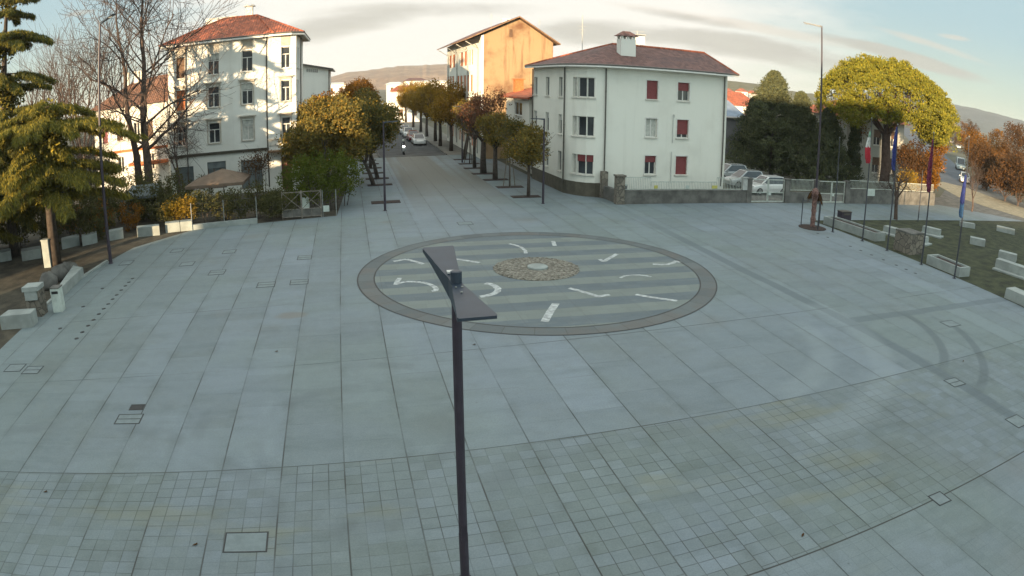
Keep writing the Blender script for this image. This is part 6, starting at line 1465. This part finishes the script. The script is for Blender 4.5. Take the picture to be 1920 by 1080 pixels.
# scooter with its rider coming down the avenue
sx_, sy0 = 6.6, 82.2
SC = thing('motor_scooter', 'motor scooter with bright headlight coming down the avenue towards the piazza', 'scooter', (sx_, sy0))
bb = MB(); prof = [(0, -.55, .42), (0, -.5, .62), (0, -.05, .78), (0, .30, .76), (0, .75, .80), (0, .85, .62), (0, .6, .40), (0, .25, .30)]
n0 = len(bb.v)
for s in (-1, 1):
    for x, y, z in prof: bb.v.append((sx_ + s * .17, sy0 + y, z))
k = len(prof); bb.f.append(tuple(range(k))); bb.f.append(tuple(range(2 * k - 1, k - 1, -1)))
for i in range(k): j = (i + 1) % k; bb.f.append((i, k + i, k + j, j))
ob = bb.build('body', PAINT['dark'], SC); bv = ob.modifiers.new('soften', 'BEVEL'); bv.width = .06; bv.segments = 2
bb = MB(); bb.prism([(sx_ - .24, sy0 - .62), (sx_ + .24, sy0 - .62), (sx_ + .18, sy0 - .5), (sx_ - .18, sy0 - .5)], .35, 1.0); bb.build('front_shield', PAINT['grey'], SC)
bb = MB(); bb.tube([(sx_ - .34, sy0 - .45, 1.08), (sx_, sy0 - .55, 1.05), (sx_ + .34, sy0 - .45, 1.08)], .02, 6); bb.build('handlebar', 'black', SC)
for y in (-.72, .62): bb = MB(); bb.tube([(sx_ - .06, sy0 + y, .25), (sx_ + .06, sy0 + y, .25)], .25, 16); bb.build('wheel', 'black', SC)
bb = MB(); bb.lathe((sx_, sy0 - .66, .93), [(.10, 0), (.12, .06), (.10, .14)], 10); bb.build('headlight', emit('headlight_beam', (1, .97, .85), 9), SC)
PR = thing('person', 'person in dark clothes and pale helmet riding the scooter', 'person', (sx_, sy0 + .25, .0))
me = bpy.data.meshes.new('person_body'); bo = bpy.data.objects.new('body', me); COL.objects.link(bo); bo.parent = PR
V = [(0, .15, .86), (0, .10, 1.12), (0, .05, 1.36), (0, .03, 1.47), (0, .0, 1.60),
     (.19, .04, 1.36), (.28, -.2, 1.15), (.30, -.5, 1.08), (.30, -.58, 1.07), (-.19, .04, 1.36), (-.28, -.2, 1.15), (-.30, -.5, 1.08), (-.30, -.58, 1.07),
     (.11, .12, .84), (.20, -.32, .80), (.18, -.30, .42), (.18, -.42, .34), (-.11, .12, .84), (-.20, -.32, .80), (-.18, -.30, .42), (-.18, -.42, .34)]
Eg = [(0, 1), (1, 2), (2, 3), (3, 4), (2, 5), (5, 6), (6, 7), (7, 8), (2, 9), (9, 10), (10, 11), (11, 12), (0, 13), (13, 14), (14, 15), (15, 16), (0, 17), (17, 18), (18, 19), (19, 20)]
me.from_pydata(V, Eg, []); md = bo.modifiers.new('skin', 'SKIN')
rad = [.17, .17, .17, .07, .09, .085, .055, .04, .045, .085, .055, .04, .045, .10, .08, .055, .05, .10, .08, .055, .05]
for v, r__ in zip(me.skin_vertices[0].data, rad): v.radius = (r__, r__)
me.skin_vertices[0].data[0].use_root = True; sb = bo.modifiers.new('smooth', 'SUBSURF'); sb.levels = sb.render_levels = 1; me.materials.append(PAINT['dark'])
bb = MB(); bb.lathe((sx_, sy0 + .25 - .0, 1.52), [(.10, 0), (.135, .06), (.14, .14), (.11, .23), (.03, .27)], 12); bb.build('helmet', 'sign_white', PR, smooth=True)

# the winter haze that greys the far hills
m = bpy.data.materials.new('haze_air'); m.use_nodes = True; nt = m.node_tree; nt.nodes.clear()
pv = nt.nodes.new('ShaderNodeVolumePrincipled'); pv.inputs['Color'].default_value = (.93, .95, .97, 1); pv.inputs['Density'].default_value = HAZE; pv.inputs['Anisotropy'].default_value = .2
nt.links.new(pv.outputs[0], nt.nodes.new('ShaderNodeOutputMaterial').inputs['Volume'])
bb = MB(); bb.box((850, 1560, 35), (4720, 3300, 74)); tag(bb.build('haze', m), kind='stuff')
